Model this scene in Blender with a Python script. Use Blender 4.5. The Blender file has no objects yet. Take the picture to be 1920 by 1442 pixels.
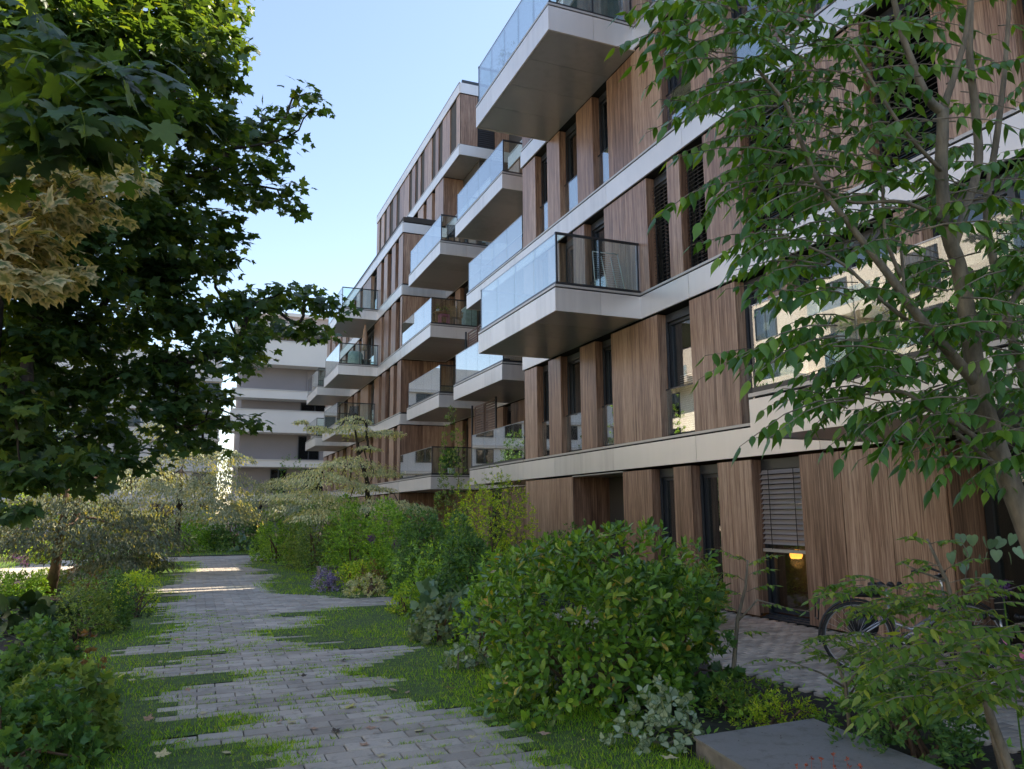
import bpy, math, random
import numpy as np
from mathutils import Vector, Matrix

sc = bpy.context.scene
C = bpy.data.collections.new("scene"); sc.collection.children.link(C)

# ------------------------------------------------------------------ camera
F_PX = 1442.0                                   # focal length in pixels of the 1920 wide photograph
CAMP = np.array([0.0, 0.0, 1.68])
def cam_axes(pitch, roll, yaw):
    cy, sy = math.cos(yaw), math.sin(yaw)
    fwd = np.array([sy*math.cos(pitch), cy*math.cos(pitch), math.sin(pitch)])
    right = np.array([cy, -sy, 0.]); up = np.cross(right, fwd)
    return np.array([math.cos(roll)*right+math.sin(roll)*up, -math.sin(roll)*right+math.cos(roll)*up, fwd])
AX = cam_axes(*[math.radians(a) for a in (9.317, -0.446, 22.204)])
cd = bpy.data.cameras.new("camera"); cam = bpy.data.objects.new("camera", cd); C.objects.link(cam)
cd.sensor_width = 36; cd.lens = F_PX/1920*36; cd.clip_end = 2000; cd.clip_start = 0.05
m = Matrix([[AX[0][i], AX[1][i], -AX[2][i], CAMP[i]] for i in range(3)]+[[0,0,0,1]])
cam.matrix_world = m; sc.camera = cam
def AT(px, py, d):
    """world point seen at pixel (px,py) of the 1920x1442 photograph, d metres in front of the camera"""
    return CAMP + AX[2]*d + AX[0]*((px-960)/F_PX*d) + AX[1]*((721-py)/F_PX*d)
def GND(px, py, z=0.0):
    v = AX[2]*F_PX + AX[0]*(px-960) + AX[1]*(721-py); t = (z-CAMP[2])/v[2]
    return CAMP+v*t
def PROJ(P):
    q = (np.atleast_2d(P)-CAMP) @ AX.T
    return 960+F_PX*q[:,0]/q[:,2], 721-F_PX*q[:,1]/q[:,2], q[:,2]

# ------------------------------------------------------------------ light
SUN_EL, SUN_AZ = math.radians(53), math.radians(84)        # azimuth measured from +Y towards +X
w = bpy.data.worlds.new("World"); sc.world = w; w.use_nodes = True
nt = w.node_tree; nt.nodes.clear()
sky = nt.nodes.new("ShaderNodeTexSky"); sky.sky_type = 'NISHITA'; sky.sun_disc = False
sky.sun_elevation = SUN_EL; sky.sun_rotation = SUN_AZ; sky.air_density = 1.0; sky.dust_density = 0.35; sky.ozone_density = 1.0
bg = nt.nodes.new("ShaderNodeBackground"); bg.inputs[1].default_value = 0.15
out = nt.nodes.new("ShaderNodeOutputWorld")
wb = nt.nodes.new("ShaderNodeMix"); wb.data_type = 'RGBA'; wb.blend_type = 'MULTIPLY'; wb.inputs[0].default_value = 1.0   # white balance
wb.inputs[7].default_value = (1.0, 0.91, 0.85, 1)
nt.links.new(sky.outputs[0], wb.inputs[6]); nt.links.new(wb.outputs[2], bg.inputs[0]); nt.links.new(bg.outputs[0], out.inputs[0])
sd = bpy.data.lights.new("sun", 'SUN'); sd.energy = 5.0; sd.angle = math.radians(0.53); sd.color = (1.0, 0.87, 0.70)
so = bpy.data.objects.new("sun", sd); C.objects.link(so)
sdir = Vector((math.sin(SUN_AZ)*math.cos(SUN_EL), math.cos(SUN_AZ)*math.cos(SUN_EL), math.sin(SUN_EL)))
so.rotation_euler = sdir.to_track_quat('Z', 'Y').to_euler()
sc.view_settings.view_transform = 'Standard'; sc.view_settings.look = 'None'
sc.view_settings.exposure = 1.29; sc.view_settings.gamma = 1.0; sc.view_settings.use_curve_mapping = False
sc.cycles.max_bounces = 8; sc.cycles.diffuse_bounces = 4; sc.cycles.glossy_bounces = 4
sc.cycles.transmission_bounces = 6; sc.cycles.transparent_max_bounces = 16

# ------------------------------------------------------------------ materials
def mat(name):
    m = bpy.data.materials.new(name); m.use_nodes = True
    return m, m.node_tree, m.node_tree.nodes["Principled BSDF"]
def N(t, kind, **kw):
    n = t.nodes.new(kind)
    for k, v in kw.items(): setattr(n, k, v)
    return n
def ramp(t, fac, stops):
    r = N(t, "ShaderNodeValToRGB"); e = r.color_ramp.elements
    while len(e) < len(stops): e.new(0.5)
    for i, (p, c) in enumerate(stops): e[i].position = p; e[i].color = (*c, 1)
    t.links.new(fac, r.inputs[0]); return r.outputs[0]
def wpos(t, scale):
    g = N(t, "ShaderNodeNewGeometry"); mp = N(t, "ShaderNodeMapping"); mp.inputs["Scale"].default_value = scale
    t.links.new(g.outputs["Position"], mp.inputs[0]); return mp.outputs[0]
def noise(t, vec, scale=1.0, detail=3.0, rough=0.5):
    n = N(t, "ShaderNodeTexNoise"); n.inputs["Scale"].default_value = scale; n.inputs["Detail"].default_value = detail
    n.inputs["Roughness"].default_value = rough
    t.links.new(vec, n.inputs["Vector"]); return n.outputs[0]
def math_(t, op, a, b=None):
    n = N(t, "ShaderNodeMath"); n.operation = op
    for i, v in enumerate((a, b)):
        if v is None: continue
        if isinstance(v, (int, float)): n.inputs[i].default_value = v
        else: t.links.new(v, n.inputs[i])
    return n.outputs[0]
def mixc(t, f, a, b, mode='MIX'):
    n = N(t, "ShaderNodeMix"); n.data_type = 'RGBA'; n.blend_type = mode
    for i, v in ((0, f), (6, a), (7, b)):
        if isinstance(v, (int, float)): n.inputs[i].default_value = v
        elif isinstance(v, tuple): n.inputs[i].default_value = (*v, 1)
        else: t.links.new(v, n.inputs[i])
    return n.outputs[2]
def bump(t, b, h, strength=0.3, dist=0.01):
    n = N(t, "ShaderNodeBump"); n.inputs["Strength"].default_value = strength; n.inputs["Distance"].default_value = dist
    t.links.new(h, n.inputs["Height"]); t.links.new(n.outputs[0], b.inputs["Normal"])
def rnd_(t):
    """per piece random: object random plus the 'rnd' attribute of joined meshes"""
    a = N(t, "ShaderNodeAttribute"); a.attribute_name = "rnd"; o = N(t, "ShaderNodeObjectInfo")
    return math_(t, 'FRACT', math_(t, 'ADD', a.outputs["Fac"], o.outputs["Random"]))

def m_plain(name, col, rough=0.5, metal=0.0, var=0.0, spec=0.5, vscale=3.0):
    m, t, b = mat(name)
    b.inputs["Roughness"].default_value = rough; b.inputs["Metallic"].default_value = metal
    b.inputs["Specular IOR Level"].default_value = spec
    if var:
        n = noise(t, wpos(t, (1, 1, 1)), vscale, 5)
        c = ramp(t, n, [(0.3, tuple(x*(1-var) for x in col)), (0.7, tuple(min(1, x*(1+var)) for x in col))])
        t.links.new(c, b.inputs["Base Color"])
    else: b.inputs["Base Color"].default_value = (*col, 1)
    return m
def m_wood(name, dark, mid, light, rough=0.38):
    m, t, b = mat(name)
    fine = noise(t, wpos(t, (42, 42, 1.1)), 1.0, 7, 0.62)
    broad = noise(t, wpos(t, (9, 9, 0.35)), 1.0, 4, 0.6)
    vein = noise(t, wpos(t, (95, 95, 3.0)), 1.0, 3, 0.5)
    r = rnd_(t)
    f = math_(t, 'ADD', math_(t, 'MULTIPLY', fine, 0.55), math_(t, 'ADD', math_(t, 'MULTIPLY', broad, 0.33), math_(t, 'MULTIPLY', math_(t, 'SUBTRACT', r, 0.25), 0.12)))
    c = ramp(t, f, [(0.34, dark), (0.47, mid), (0.60, light)])
    c = mixc(t, math_(t, 'MULTIPLY', ramp(t, vein, [(0.34, (1,1,1)), (0.46, (0,0,0))]), 0.7), c, dark)
    t.links.new(c, b.inputs["Base Color"]); b.inputs["Roughness"].default_value = rough
    b.inputs["Specular IOR Level"].default_value = 0.6
    bump(t, b, fine, 0.25, 0.003); return m
def m_metal(name, col, rough=0.36):
    m, t, b = mat(name)
    streak = noise(t, wpos(t, (6, 6, 0.5)), 1.0, 4)
    cloud = noise(t, wpos(t, (0.7, 0.7, 0.7)), 1.0, 3)
    r = rnd_(t)
    f = math_(t, 'ADD', math_(t, 'MULTIPLY', streak, 0.4), math_(t, 'ADD', math_(t, 'MULTIPLY', cloud, 0.4), math_(t, 'MULTIPLY', r, 0.25)))
    c = ramp(t, f, [(0.25, tuple(x*0.78 for x in col)), (0.5, col), (0.8, tuple(x*1.08 for x in col))])
    t.links.new(c, b.inputs["Base Color"]); b.inputs["Metallic"].default_value = 0.45; b.inputs["Roughness"].default_value = rough
    return m
def m_glass(name, tint, ior=1.75, dark=None, darkfac=0.0):
    """thin coated pane: mirror stronger at grazing angles, the rest goes straight through"""
    m = bpy.data.materials.new(name); m.use_nodes = True; t = m.node_tree; t.nodes.clear()
    o = N(t, "ShaderNodeOutputMaterial"); fr = N(t, "ShaderNodeLayerWeight"); fr.inputs[0].default_value = 0.5
    fac = math_(t, 'ADD', math_(t, 'MULTIPLY', math_(t, 'POWER', fr.outputs["Facing"], ior), 0.95), 0.04)
    geo = N(t, "ShaderNodeNewGeometry")
    tr = N(t, "ShaderNodeBsdfTransparent"); tr.inputs[0].default_value = (*tint, 1)
    gl = N(t, "ShaderNodeBsdfGlossy"); gl.inputs["Roughness"].default_value = 0.0
    mx = N(t, "ShaderNodeMixShader"); base = tr.outputs[0]
    if dark:
        df = N(t, "ShaderNodeBsdfDiffuse"); df.inputs[0].default_value = (*dark, 1)
        m2 = N(t, "ShaderNodeMixShader"); m2.inputs[0].default_value = darkfac
        t.links.new(base, m2.inputs[1]); t.links.new(df.outputs[0], m2.inputs[2]); base = m2.outputs[0]
    t.links.new(fac, mx.inputs[0]); t.links.new(base, mx.inputs[1]); t.links.new(gl.outputs[0], mx.inputs[2])
    t.links.new(mx.outputs[0], o.inputs[0]); return m
LK = {'maple_leaf': .82, 'pinnate_leaf': .78, 'shaded_dogwood_leaf': .62, 'peach_leaf': .5, 'mid_green_leaf': 1.25, 'deep_green_leaf': 1.15, 'glossy_shrub_leaf': .95, 'golden_leaf': .85, 'cream_edged_maple_leaf': .6, 'grass_blade': .95, 'violet_flower': .8, 'red_flower': .7, 'dark_hosta_leaf': .8}
def m_leaf(name, stops, edge=None, transl=0.35, rough=0.45, spec=0.4, vein=None):
    m, t, b = mat(name)
    r = rnd_(t); c = ramp(t, r, [(p_, (min(.8, q_[0]*2.1*LK.get(name, 1)), min(.8, q_[1]*1.85*LK.get(name, 1)), min(.8, q_[2]*1.15*LK.get(name, 1)))) if name not in ('dry_leaf','shaded_dogwood_leaf','cream_edged_maple_leaf','violet_flower','purple_flower','grey_green_leaf','pale_dogwood_leaf','variegated_dogwood_leaf','silver_heart_leaf') else (p_, q_) for p_, q_ in stops])
    a = N(t, "ShaderNodeAttribute"); a.attribute_name = "edge"
    if edge: c = mixc(t, ramp(t, a.outputs["Fac"], [(edge[1], (0,0,0)), (edge[2], (1,1,1))]), c, edge[0])
    n = noise(t, wpos(t, (1, 1, 1)), 25.0, 2)
    c = mixc(t, 0.35, c, mixc(t, n, (0.25,0.25,0.25), (1.0,1.0,1.0)), 'OVERLAY')
    t.links.new(c, b.inputs["Base Color"]); b.inputs["Roughness"].default_value = rough
    b.inputs["Specular IOR Level"].default_value = spec
    tl = N(t, "ShaderNodeBsdfTranslucent"); g = N(t, "ShaderNodeMix"); g.data_type = 'RGBA'; g.blend_type = 'MULTIPLY'
    g.inputs[0].default_value = 1.0; t.links.new(c, g.inputs[6]); g.inputs[7].default_value = (3.2, 2.5, 0.5, 1)
    t.links.new(g.outputs[2], tl.inputs[0])
    mx = N(t, "ShaderNodeMixShader"); mx.inputs[0].default_value = transl
    o = t.nodes["Material Output"]
    t.links.new(b.outputs[0], mx.inputs[1]); t.links.new(tl.outputs[0], mx.inputs[2]); t.links.new(mx.outputs[0], o.inputs[0])
    return m

M = {}
M['wood'] = m_wood("wood_cladding", (0.095,0.048,0.031), (0.29,0.170,0.112), (0.50,0.345,0.245))
M['band'] = m_metal("champagne_metal", (0.73,0.70,0.68))
M['soffit'] = m_metal("soffit_metal", (0.42,0.43,0.46), 0.30)
M['cap'] = m_plain("cap_metal", (0.50,0.48,0.46), 0.4, 0.4)
M['dark'] = m_plain("dark_gap", (0.018,0.017,0.018), 0.8)
M['frame'] = m_plain("anthracite_frame", (0.045,0.052,0.062), 0.35, 0.3)
M['rail'] = m_plain("rail_metal", (0.05,0.052,0.057), 0.3, 0.5)
M['railfar'] = m_plain("light_rail_metal", (0.45,0.45,0.46), 0.3, 0.6)
M['glass'] = m_glass("balustrade_glass", (0.86,0.93,0.91), 1.35)
M['pane'] = m_glass("window_glass", (0.45,0.50,0.52), 1.6, (0.012,0.014,0.016), 0.45)
M['clear'] = m_glass("clear_window_glass", (0.80,0.84,0.84), 2.2)
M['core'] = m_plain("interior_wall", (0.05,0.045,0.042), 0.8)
M['blind'] = m_plain("venetian_slat", (0.50,0.47,0.46), 0.28, 0.5)
M['blinddark'] = m_plain("dark_venetian_slat", (0.045,0.043,0.047), 0.45, 0.3)
M['shutter'] = m_plain("brown_shutter", (0.11,0.065,0.05), 0.5)
M['cream'] = m_plain("cream_render", (0.80,0.71,0.61), 0.85, var=0.05, vscale=0.4)
M['white'] = m_plain("white_render", (0.66,0.635,0.60), 0.7, var=0.04, vscale=0.5)
M['taupe'] = m_plain("taupe_render", (0.235,0.215,0.22), 0.7, var=0.05, vscale=0.4)
M['steel'] = m_plain("steel_wire", (0.6,0.62,0.64), 0.3, 0.9)
M['teak'] = m_plain("teak_slat", (0.42,0.24,0.12), 0.55, var=0.25, vscale=12)
M['wicker'] = m_plain("wicker", (0.30,0.19,0.12), 0.7, var=0.3, vscale=40)
M['black'] = m_plain("black_plastic", (0.02,0.02,0.022), 0.4)
M['rubber'] = m_plain("tyre_rubber", (0.022,0.022,0.022), 0.7)
M['silver'] = m_plain("silver_paint", (0.45,0.46,0.50), 0.25, 0.6)
M['purple'] = m_plain("violet_paint", (0.13,0.06,0.20), 0.35)
M['pink'] = m_plain("pink_plastic", (0.70,0.22,0.33), 0.4)
M['whitep'] = m_plain("white_plastic", (0.72,0.73,0.70), 0.4)
M['cloth'] = m_plain("beige_canvas", (0.38,0.26,0.18), 0.9, var=0.12, vscale=8)
M['tarp'] = m_plain("grey_tarpaulin", (0.25,0.27,0.29), 0.45, var=0.2, vscale=5)
M['cover'] = m_plain("pale_cover", (0.42,0.50,0.47), 0.5, var=0.2, vscale=6)
M['curtain'] = m_plain("olive_curtain", (0.16,0.15,0.11), 0.9, var=0.15, vscale=6)
for _k, _c in enumerate([(0.50,0.44,0.24),(0.55,0.50,0.12),(0.42,0.27,0.18),(0.30,0.36,0.14),(0.06,0.045,0.03)]):
    M['leafdry%d' % _k] = m_plain("dry_leaf", _c, 0.85, var=0.25, vscale=60)
def m_bark(name, a, b_):
    m, t, b = mat(name)
    n = noise(t, wpos(t, (18,18,5)), 1.0, 6, 0.65); t.links.new(ramp(t, n, [(0.3, a), (0.7, b_)]), b.inputs["Base Color"])
    b.inputs["Roughness"].default_value = 0.9; bump(t, b, n, 0.6, 0.01); return m
M['bark'] = m_bark("grey_brown_bark", (0.09,0.078,0.058), (0.30,0.26,0.195))
M['barkdark'] = m_bark("dark_bark", (0.018,0.014,0.012), (0.065,0.052,0.042))
M['barkwarm'] = m_bark("warm_bark", (0.07,0.042,0.028), (0.21,0.135,0.09))
def m_paver(name, lo, hi):
    m, t, b = mat(name)
    r = rnd_(t); c = ramp(t, r, [(0.0, lo), (0.5, tuple((x+y)/2 for x, y in zip(lo, hi))), (1.0, hi)])
    n = noise(t, wpos(t, (1,1,1)), 60.0, 5, 0.7); st = noise(t, wpos(t, (1,1,1)), 1.1, 5, 0.6)
    c = mixc(t, 0.5, c, mixc(t, n, (0.3,0.3,0.3), (0.75,0.75,0.75)), 'OVERLAY')
    dirt = noise(t, wpos(t, (1,1,1)), 7.0, 6, 0.7)
    c = mixc(t, math_(t, 'MULTIPLY', ramp(t, st, [(0.42,(0,0,0)),(0.70,(1,1,1))]), 0.45), c, (0.15,0.14,0.10))
    c = mixc(t, math_(t, 'MULTIPLY', ramp(t, dirt, [(0.52,(0,0,0)),(0.66,(1,1,1))]), 0.45), c, (0.11,0.10,0.08))
    t.links.new(c, b.inputs["Base Color"]); b.inputs["Roughness"].default_value = 0.8
    bump(t, b, n, 0.35, 0.004); return m
M['paver'] = m_paver("concrete_paver", (0.34,0.30,0.25), (0.50,0.45,0.38))
M['cobble'] = m_paver("terrace_paver", (0.34,0.28,0.22), (0.55,0.45,0.35))
M['slab'] = m_paver("concrete_slab", (0.24,0.235,0.225), (0.30,0.29,0.275))
M['slabside'] = m_plain("slab_edge", (0.22,0.20,0.18), 0.9, var=0.3, vscale=9)
def m_soil():
    m, t, b = mat("soil_and_mulch")
    n = noise(t, wpos(t, (1,1,1)), 38, 6, 0.7); n2 = noise(t, wpos(t, (1,1,1)), 1.5, 4)
    c = ramp(t, n, [(0.3,(0.014,0.010,0.008)),(0.55,(0.045,0.032,0.025)),(0.75,(0.10,0.075,0.06))])
    c = mixc(t, math_(t, 'MULTIPLY', ramp(t, n2, [(0.45,(0,0,0)),(0.65,(1,1,1))]), 0.4), c, (0.03,0.045,0.015))
    t.links.new(c, b.inputs["Base Color"]); b.inputs["Roughness"].default_value = 0.95; bump(t, b, n, 0.9, 0.03); return m
M['soil'] = m_soil()
M['moss'] = m_plain("mossy_joint", (0.035,0.035,0.022), 0.95, var=0.6, vscale=14)
M['turf'] = m_plain("turf_base", (0.06,0.105,0.02), 0.95, var=0.45, vscale=10)
G_ = lambda k: [(0.0,(0.030*k,0.075*k,0.012*k)),(0.5,(0.055*k,0.125*k,0.018*k)),(0.85,(0.085*k,0.165*k,0.025*k)),(1.0,(0.15*k,0.19*k,0.05*k))]
M['grass'] = m_leaf("grass_blade", G_(1.5), transl=0.35, rough=0.6, spec=0.25)
M['maple'] = m_leaf("maple_leaf", [(0.0,(0.018,0.045,0.030)),(0.5,(0.028,0.068,0.040)),(0.85,(0.040,0.090,0.042)),(1.0,(0.075,0.12,0.04))], transl=0.38, rough=0.4)
M['mapleedge'] = m_leaf("cream_edged_maple_leaf", [(0.0,(0.08,0.13,0.06)),(0.6,(0.13,0.18,0.08)),(1.0,(0.20,0.22,0.10))], edge=((0.44,0.42,0.27),0.35,0.75), transl=0.22, rough=0.6)
M['amur'] = m_leaf("pinnate_leaf", [(0.0,(0.022,0.075,0.020)),(0.5,(0.036,0.105,0.028)),(0.85,(0.055,0.14,0.032)),(1.0,(0.10,0.20,0.035))], transl=0.30, rough=0.35, spec=0.5)
M['glossy'] = m_leaf("glossy_shrub_leaf", [(0.0,(0.020,0.055,0.016)),(0.35,(0.045,0.115,0.024)),(0.7,(0.070,0.155,0.028)),(0.93,(0.11,0.20,0.035)),(0.97,(0.20,0.22,0.05)),(1.0,(0.22,0.16,0.07))], transl=0.22, rough=0.32, spec=0.55)
M['mid'] = m_leaf("mid_green_leaf", [(0.0,(0.030,0.075,0.020)),(0.5,(0.055,0.130,0.028)),(1.0,(0.11,0.20,0.04))], transl=0.3)
M['deep'] = m_leaf("deep_green_leaf", [(0.0,(0.016,0.045,0.022)),(0.5,(0.028,0.075,0.030)),(1.0,(0.055,0.12,0.045))], transl=0.25)
M['gold'] = m_leaf("golden_leaf", [(0.0,(0.07,0.155,0.025)),(0.5,(0.14,0.25,0.035)),(1.0,(0.27,0.36,0.06))], transl=0.35)
M['olive'] = m_leaf("olive_leaf", [(0.0,(0.032,0.072,0.030)),(0.5,(0.060,0.115,0.042)),(1.0,(0.125,0.185,0.07))], transl=0.25)
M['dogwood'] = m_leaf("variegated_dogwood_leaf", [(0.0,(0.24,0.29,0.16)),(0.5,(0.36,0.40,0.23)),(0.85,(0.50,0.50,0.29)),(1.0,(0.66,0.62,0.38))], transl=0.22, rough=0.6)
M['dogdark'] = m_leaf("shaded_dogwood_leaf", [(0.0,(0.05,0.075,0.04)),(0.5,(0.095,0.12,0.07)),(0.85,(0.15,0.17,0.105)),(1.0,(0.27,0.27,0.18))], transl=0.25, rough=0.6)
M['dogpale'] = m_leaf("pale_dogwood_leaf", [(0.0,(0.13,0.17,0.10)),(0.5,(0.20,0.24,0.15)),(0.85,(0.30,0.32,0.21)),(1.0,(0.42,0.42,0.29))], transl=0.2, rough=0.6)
M['greygreen'] = m_leaf("grey_green_leaf", [(0.0,(0.09,0.14,0.08)),(0.5,(0.15,0.21,0.125)),(1.0,(0.26,0.32,0.20))], transl=0.2, rough=0.6)
M['fern'] = m_leaf("ferny_leaf", [(0.0,(0.030,0.080,0.022)),(0.5,(0.055,0.115,0.030)),(0.85,(0.085,0.15,0.038)),(1.0,(0.15,0.20,0.05))], transl=0.32, rough=0.4)
M['blue'] = m_leaf("blue_hosta_leaf", [(0.0,(0.035,0.075,0.075)),(0.5,(0.055,0.11,0.105)),(1.0,(0.085,0.15,0.135))], transl=0.1, rough=0.5)
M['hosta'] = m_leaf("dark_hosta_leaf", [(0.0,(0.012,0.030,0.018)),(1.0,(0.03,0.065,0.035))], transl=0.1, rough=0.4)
M['brun'] = m_leaf("silver_heart_leaf", [(0.0,(0.20,0.27,0.18)),(0.5,(0.28,0.36,0.25)),(1.0,(0.38,0.45,0.32))], edge=((0.06,0.13,0.05),0.72,0.98), transl=0.15, rough=0.55)
M['peach'] = m_leaf("peach_leaf", [(0.0,(0.13,0.075,0.05)),(0.5,(0.20,0.13,0.095)),(1.0,(0.14,0.14,0.06))], transl=0.2, rough=0.6)
M['violet'] = m_leaf("violet_flower", [(0.0,(0.10,0.08,0.22)),(0.6,(0.22,0.19,0.40)),(1.0,(0.33,0.30,0.5))], transl=0.2, rough=0.7)
M['allium'] = m_leaf("purple_flower", [(0.0,(0.06,0.02,0.10)),(1.0,(0.17,0.06,0.25))], transl=0.15, rough=0.7)
M['redfl'] = m_leaf("red_flower", [(0.0,(0.16,0.035,0.04)),(1.0,(0.28,0.10,0.10))], transl=0.2, rough=0.7)
M['strap'] = m_leaf("strap_leaf", [(0.0,(0.06,0.12,0.035)),(1.0,(0.13,0.19,0.06))], edge=((0.20,0.22,0.08),0.6,1.0), transl=0.2, rough=0.45)

# ------------------------------------------------------------------ helpers
WL = {}                                           # world location of every parent
def tag(o, label=None, cat=None, group=None, kind=None):
    if label: o["label"] = label
    if cat: o["category"] = cat
    if group: o["group"] = group
    if kind: o["kind"] = kind
    return o
def thing(name, loc, label, cat, group=None):
    o = bpy.data.objects.new(name, None); o.empty_display_size = 0.2; C.objects.link(o)
    o.location = [float(v) for v in loc]; WL[o] = np.array(loc, float)
    return tag(o, label, cat, group)
def link(name, me, parent=None, mw=None):
    """links a mesh; mw: world matrix (identity when the mesh is in world coordinates)"""
    o = bpy.data.objects.new(name, me); C.objects.link(o)
    base = WL[parent] if parent is not None else np.zeros(3)
    if parent is not None: o.parent = parent
    mm = mw.copy() if mw is not None else Matrix.Identity(4)
    WL[o] = np.array(mm.translation)
    mm.translation = mm.translation - Vector(base)
    o.matrix_local = mm if parent is not None else mm
    return o
class MB:
    def __init__(s): s.v = []; s.f = []; s.m = []
    def add(s, vs, fs, mi=0):
        b = len(s.v); s.v += [tuple(map(float, q)) for q in vs]; s.f += [tuple(b+i for i in f) for f in fs]; s.m += [mi]*len(fs); return s
    def box(s, x0, x1, y0, y1, z0, z1, mi=0):
        if x1 < x0: x0, x1 = x1, x0
        if y1 < y0: y0, y1 = y1, y0
        return s.add([(x0,y0,z0),(x1,y0,z0),(x1,y1,z0),(x0,y1,z0),(x0,y0,z1),(x1,y0,z1),(x1,y1,z1),(x0,y1,z1)],
              [(0,3,2,1),(4,5,6,7),(0,1,5,4),(1,2,6,5),(2,3,7,6),(3,0,4,7)], mi)
    def tube(s, pts, rad, n=6, mi=0, cap=True):
        pts = [np.array(p, float) for p in pts]
        if isinstance(rad, (int, float)): rad = [rad]*len(pts)
        b = len(s.v); k = len(pts); ref = None
        for i, p in enumerate(pts):
            d = pts[min(i+1, k-1)]-pts[max(i-1, 0)]; d = d/(np.linalg.norm(d)+1e-9)
            if ref is None: ref = np.array([0,0,1.]) if abs(d[2]) < 0.9 else np.array([1.,0,0])
            u = np.cross(d, ref); u /= np.linalg.norm(u)+1e-9; v = np.cross(d, u); ref = np.cross(u, d)
            for j in range(n):
                a = 2*math.pi*j/n; s.v.append(tuple(p+rad[i]*(math.cos(a)*u+math.sin(a)*v)))
        for i in range(k-1):
            for j in range(n):
                s.f.append((b+i*n+j, b+i*n+(j+1)%n, b+(i+1)*n+(j+1)%n, b+(i+1)*n+j)); s.m.append(mi)
        if cap:
            s.f.append(tuple(b+j for j in range(n))[::-1]); s.m.append(mi)
            s.f.append(tuple(b+(k-1)*n+j for j in range(n))); s.m.append(mi)
        return s
    def lathe(s, c, prof, n=16, mi=0, ax=2):
        b = len(s.v)
        for r, h in prof:
            for j in range(n):
                a = 2*math.pi*j/n; q = [r*math.cos(a), r*math.sin(a), h]
                if ax == 0: q = [h, q[0], q[1]]
                if ax == 1: q = [q[0], h, q[1]]
                s.v.append((c[0]+q[0], c[1]+q[1], c[2]+q[2]))
        for i in range(len(prof)-1):
            for j in range(n):
                s.f.append((b+i*n+j, b+i*n+(j+1)%n, b+(i+1)*n+(j+1)%n, b+(i+1)*n+j)); s.m.append(mi)
        return s
    def mesh(s, name, mats, smooth=False):
        me = bpy.data.meshes.new(name); me.from_pydata(s.v, [], s.f)
        for q in mats: me.materials.append(q)
        if len(mats) > 1: me.polygons.foreach_set("material_index", s.m)
        if smooth: me.polygons.foreach_set("use_smooth", [True]*len(s.f))
        me.update(); return me
    def build(s, name, mats, parent=None, smooth=False):
        if not isinstance(mats, (list, tuple)): mats = [mats]
        return link(name, s.mesh(name, mats, smooth), parent)
def bx(name, mt, parent, *a): return MB().box(*a).build(name, mt, parent)

# ------------------------------------------------------------------ leaves
def fan(outline, centre, zf):
    v = [centre]+outline; V = np.array([(x, y, zf(x, y)) for x, y in v]); n = len(outline)
    T = np.array([(0, 1+i, 1+(i+1) % n) for i in range(n)]); e = np.ones(len(v)); e[0] = 0
    return V, T, e
def mirror(half): return half+[(-x, y) for x, y in half[::-1] if abs(x) > 1e-6]
L_MAPLE = fan(mirror([(0,0.02),(.16,-.10),(.40,-.08),(.33,.10),(.52,.14),(.60,.24),(.80,.42),(.55,.42),(.46,.52),(.29,.44),(.26,.66),(.13,.74),(0,1.0)]), (0,.25), lambda x, y: -.22*x*x-.12*(y-.3)**2+.04*abs(x))
L_MAPLE2 = fan(mirror([(0,0),(.36,-.10),(.30,.12),(.76,.40),(.34,.42),(.20,.68),(0,1.0)]), (0,.25), lambda x, y: -.22*x*x-.12*(y-.3)**2)
L_OVATE = fan(mirror([(0,0),(.16,.11),(.235,.30),(.20,.55),(.085,.82),(.025,.98),(0,1.12)]), (0,.42), lambda x, y: -.30*abs(x)-.16*y*y)
L_ELL = fan(mirror([(0,0),(.13,.2),(.22,.50),(.19,.78),(0,1.0)]), (0,.5), lambda x, y: .22*abs(x)-.12*y*y)
L_HEART = fan(mirror([(0,.10),(.14,0),(.32,.04),(.42,.22),(.38,.48),(.19,.80),(0,1.0)]), (0,.38), lambda x, y: .10*abs(x)-.16*y*y)
L_ROUND = fan(mirror([(0,.06),(.2,-.02),(.42,.15),(.50,.42),(.36,.76),(0,1.0)]), (0,.4), lambda x, y: .30*abs(x)-.2*y*y)
L_DIA = (np.array([(0,0,0),(.26,.45,-.05),(0,1,-.12),(-.26,.45,-.05),(0,.45,.03)]), np.array([(0,1,4),(1,2,4),(2,3,4),(3,0,4)]), np.array([1,1,1,1,0.]))
L_BLADE = (np.array([(-.035,0,0),(.035,0,0),(.01,1,.0)]), np.array([(0,1,2)]), np.array([0,0,1.]))
def norm(a): return a/(np.linalg.norm(a, axis=-1, keepdims=True)+1e-9)
def basis(D, Nn):
    D = norm(D); Sd = norm(np.cross(D, Nn)); N2 = np.cross(Sd, D); return Sd, D, N2
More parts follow.
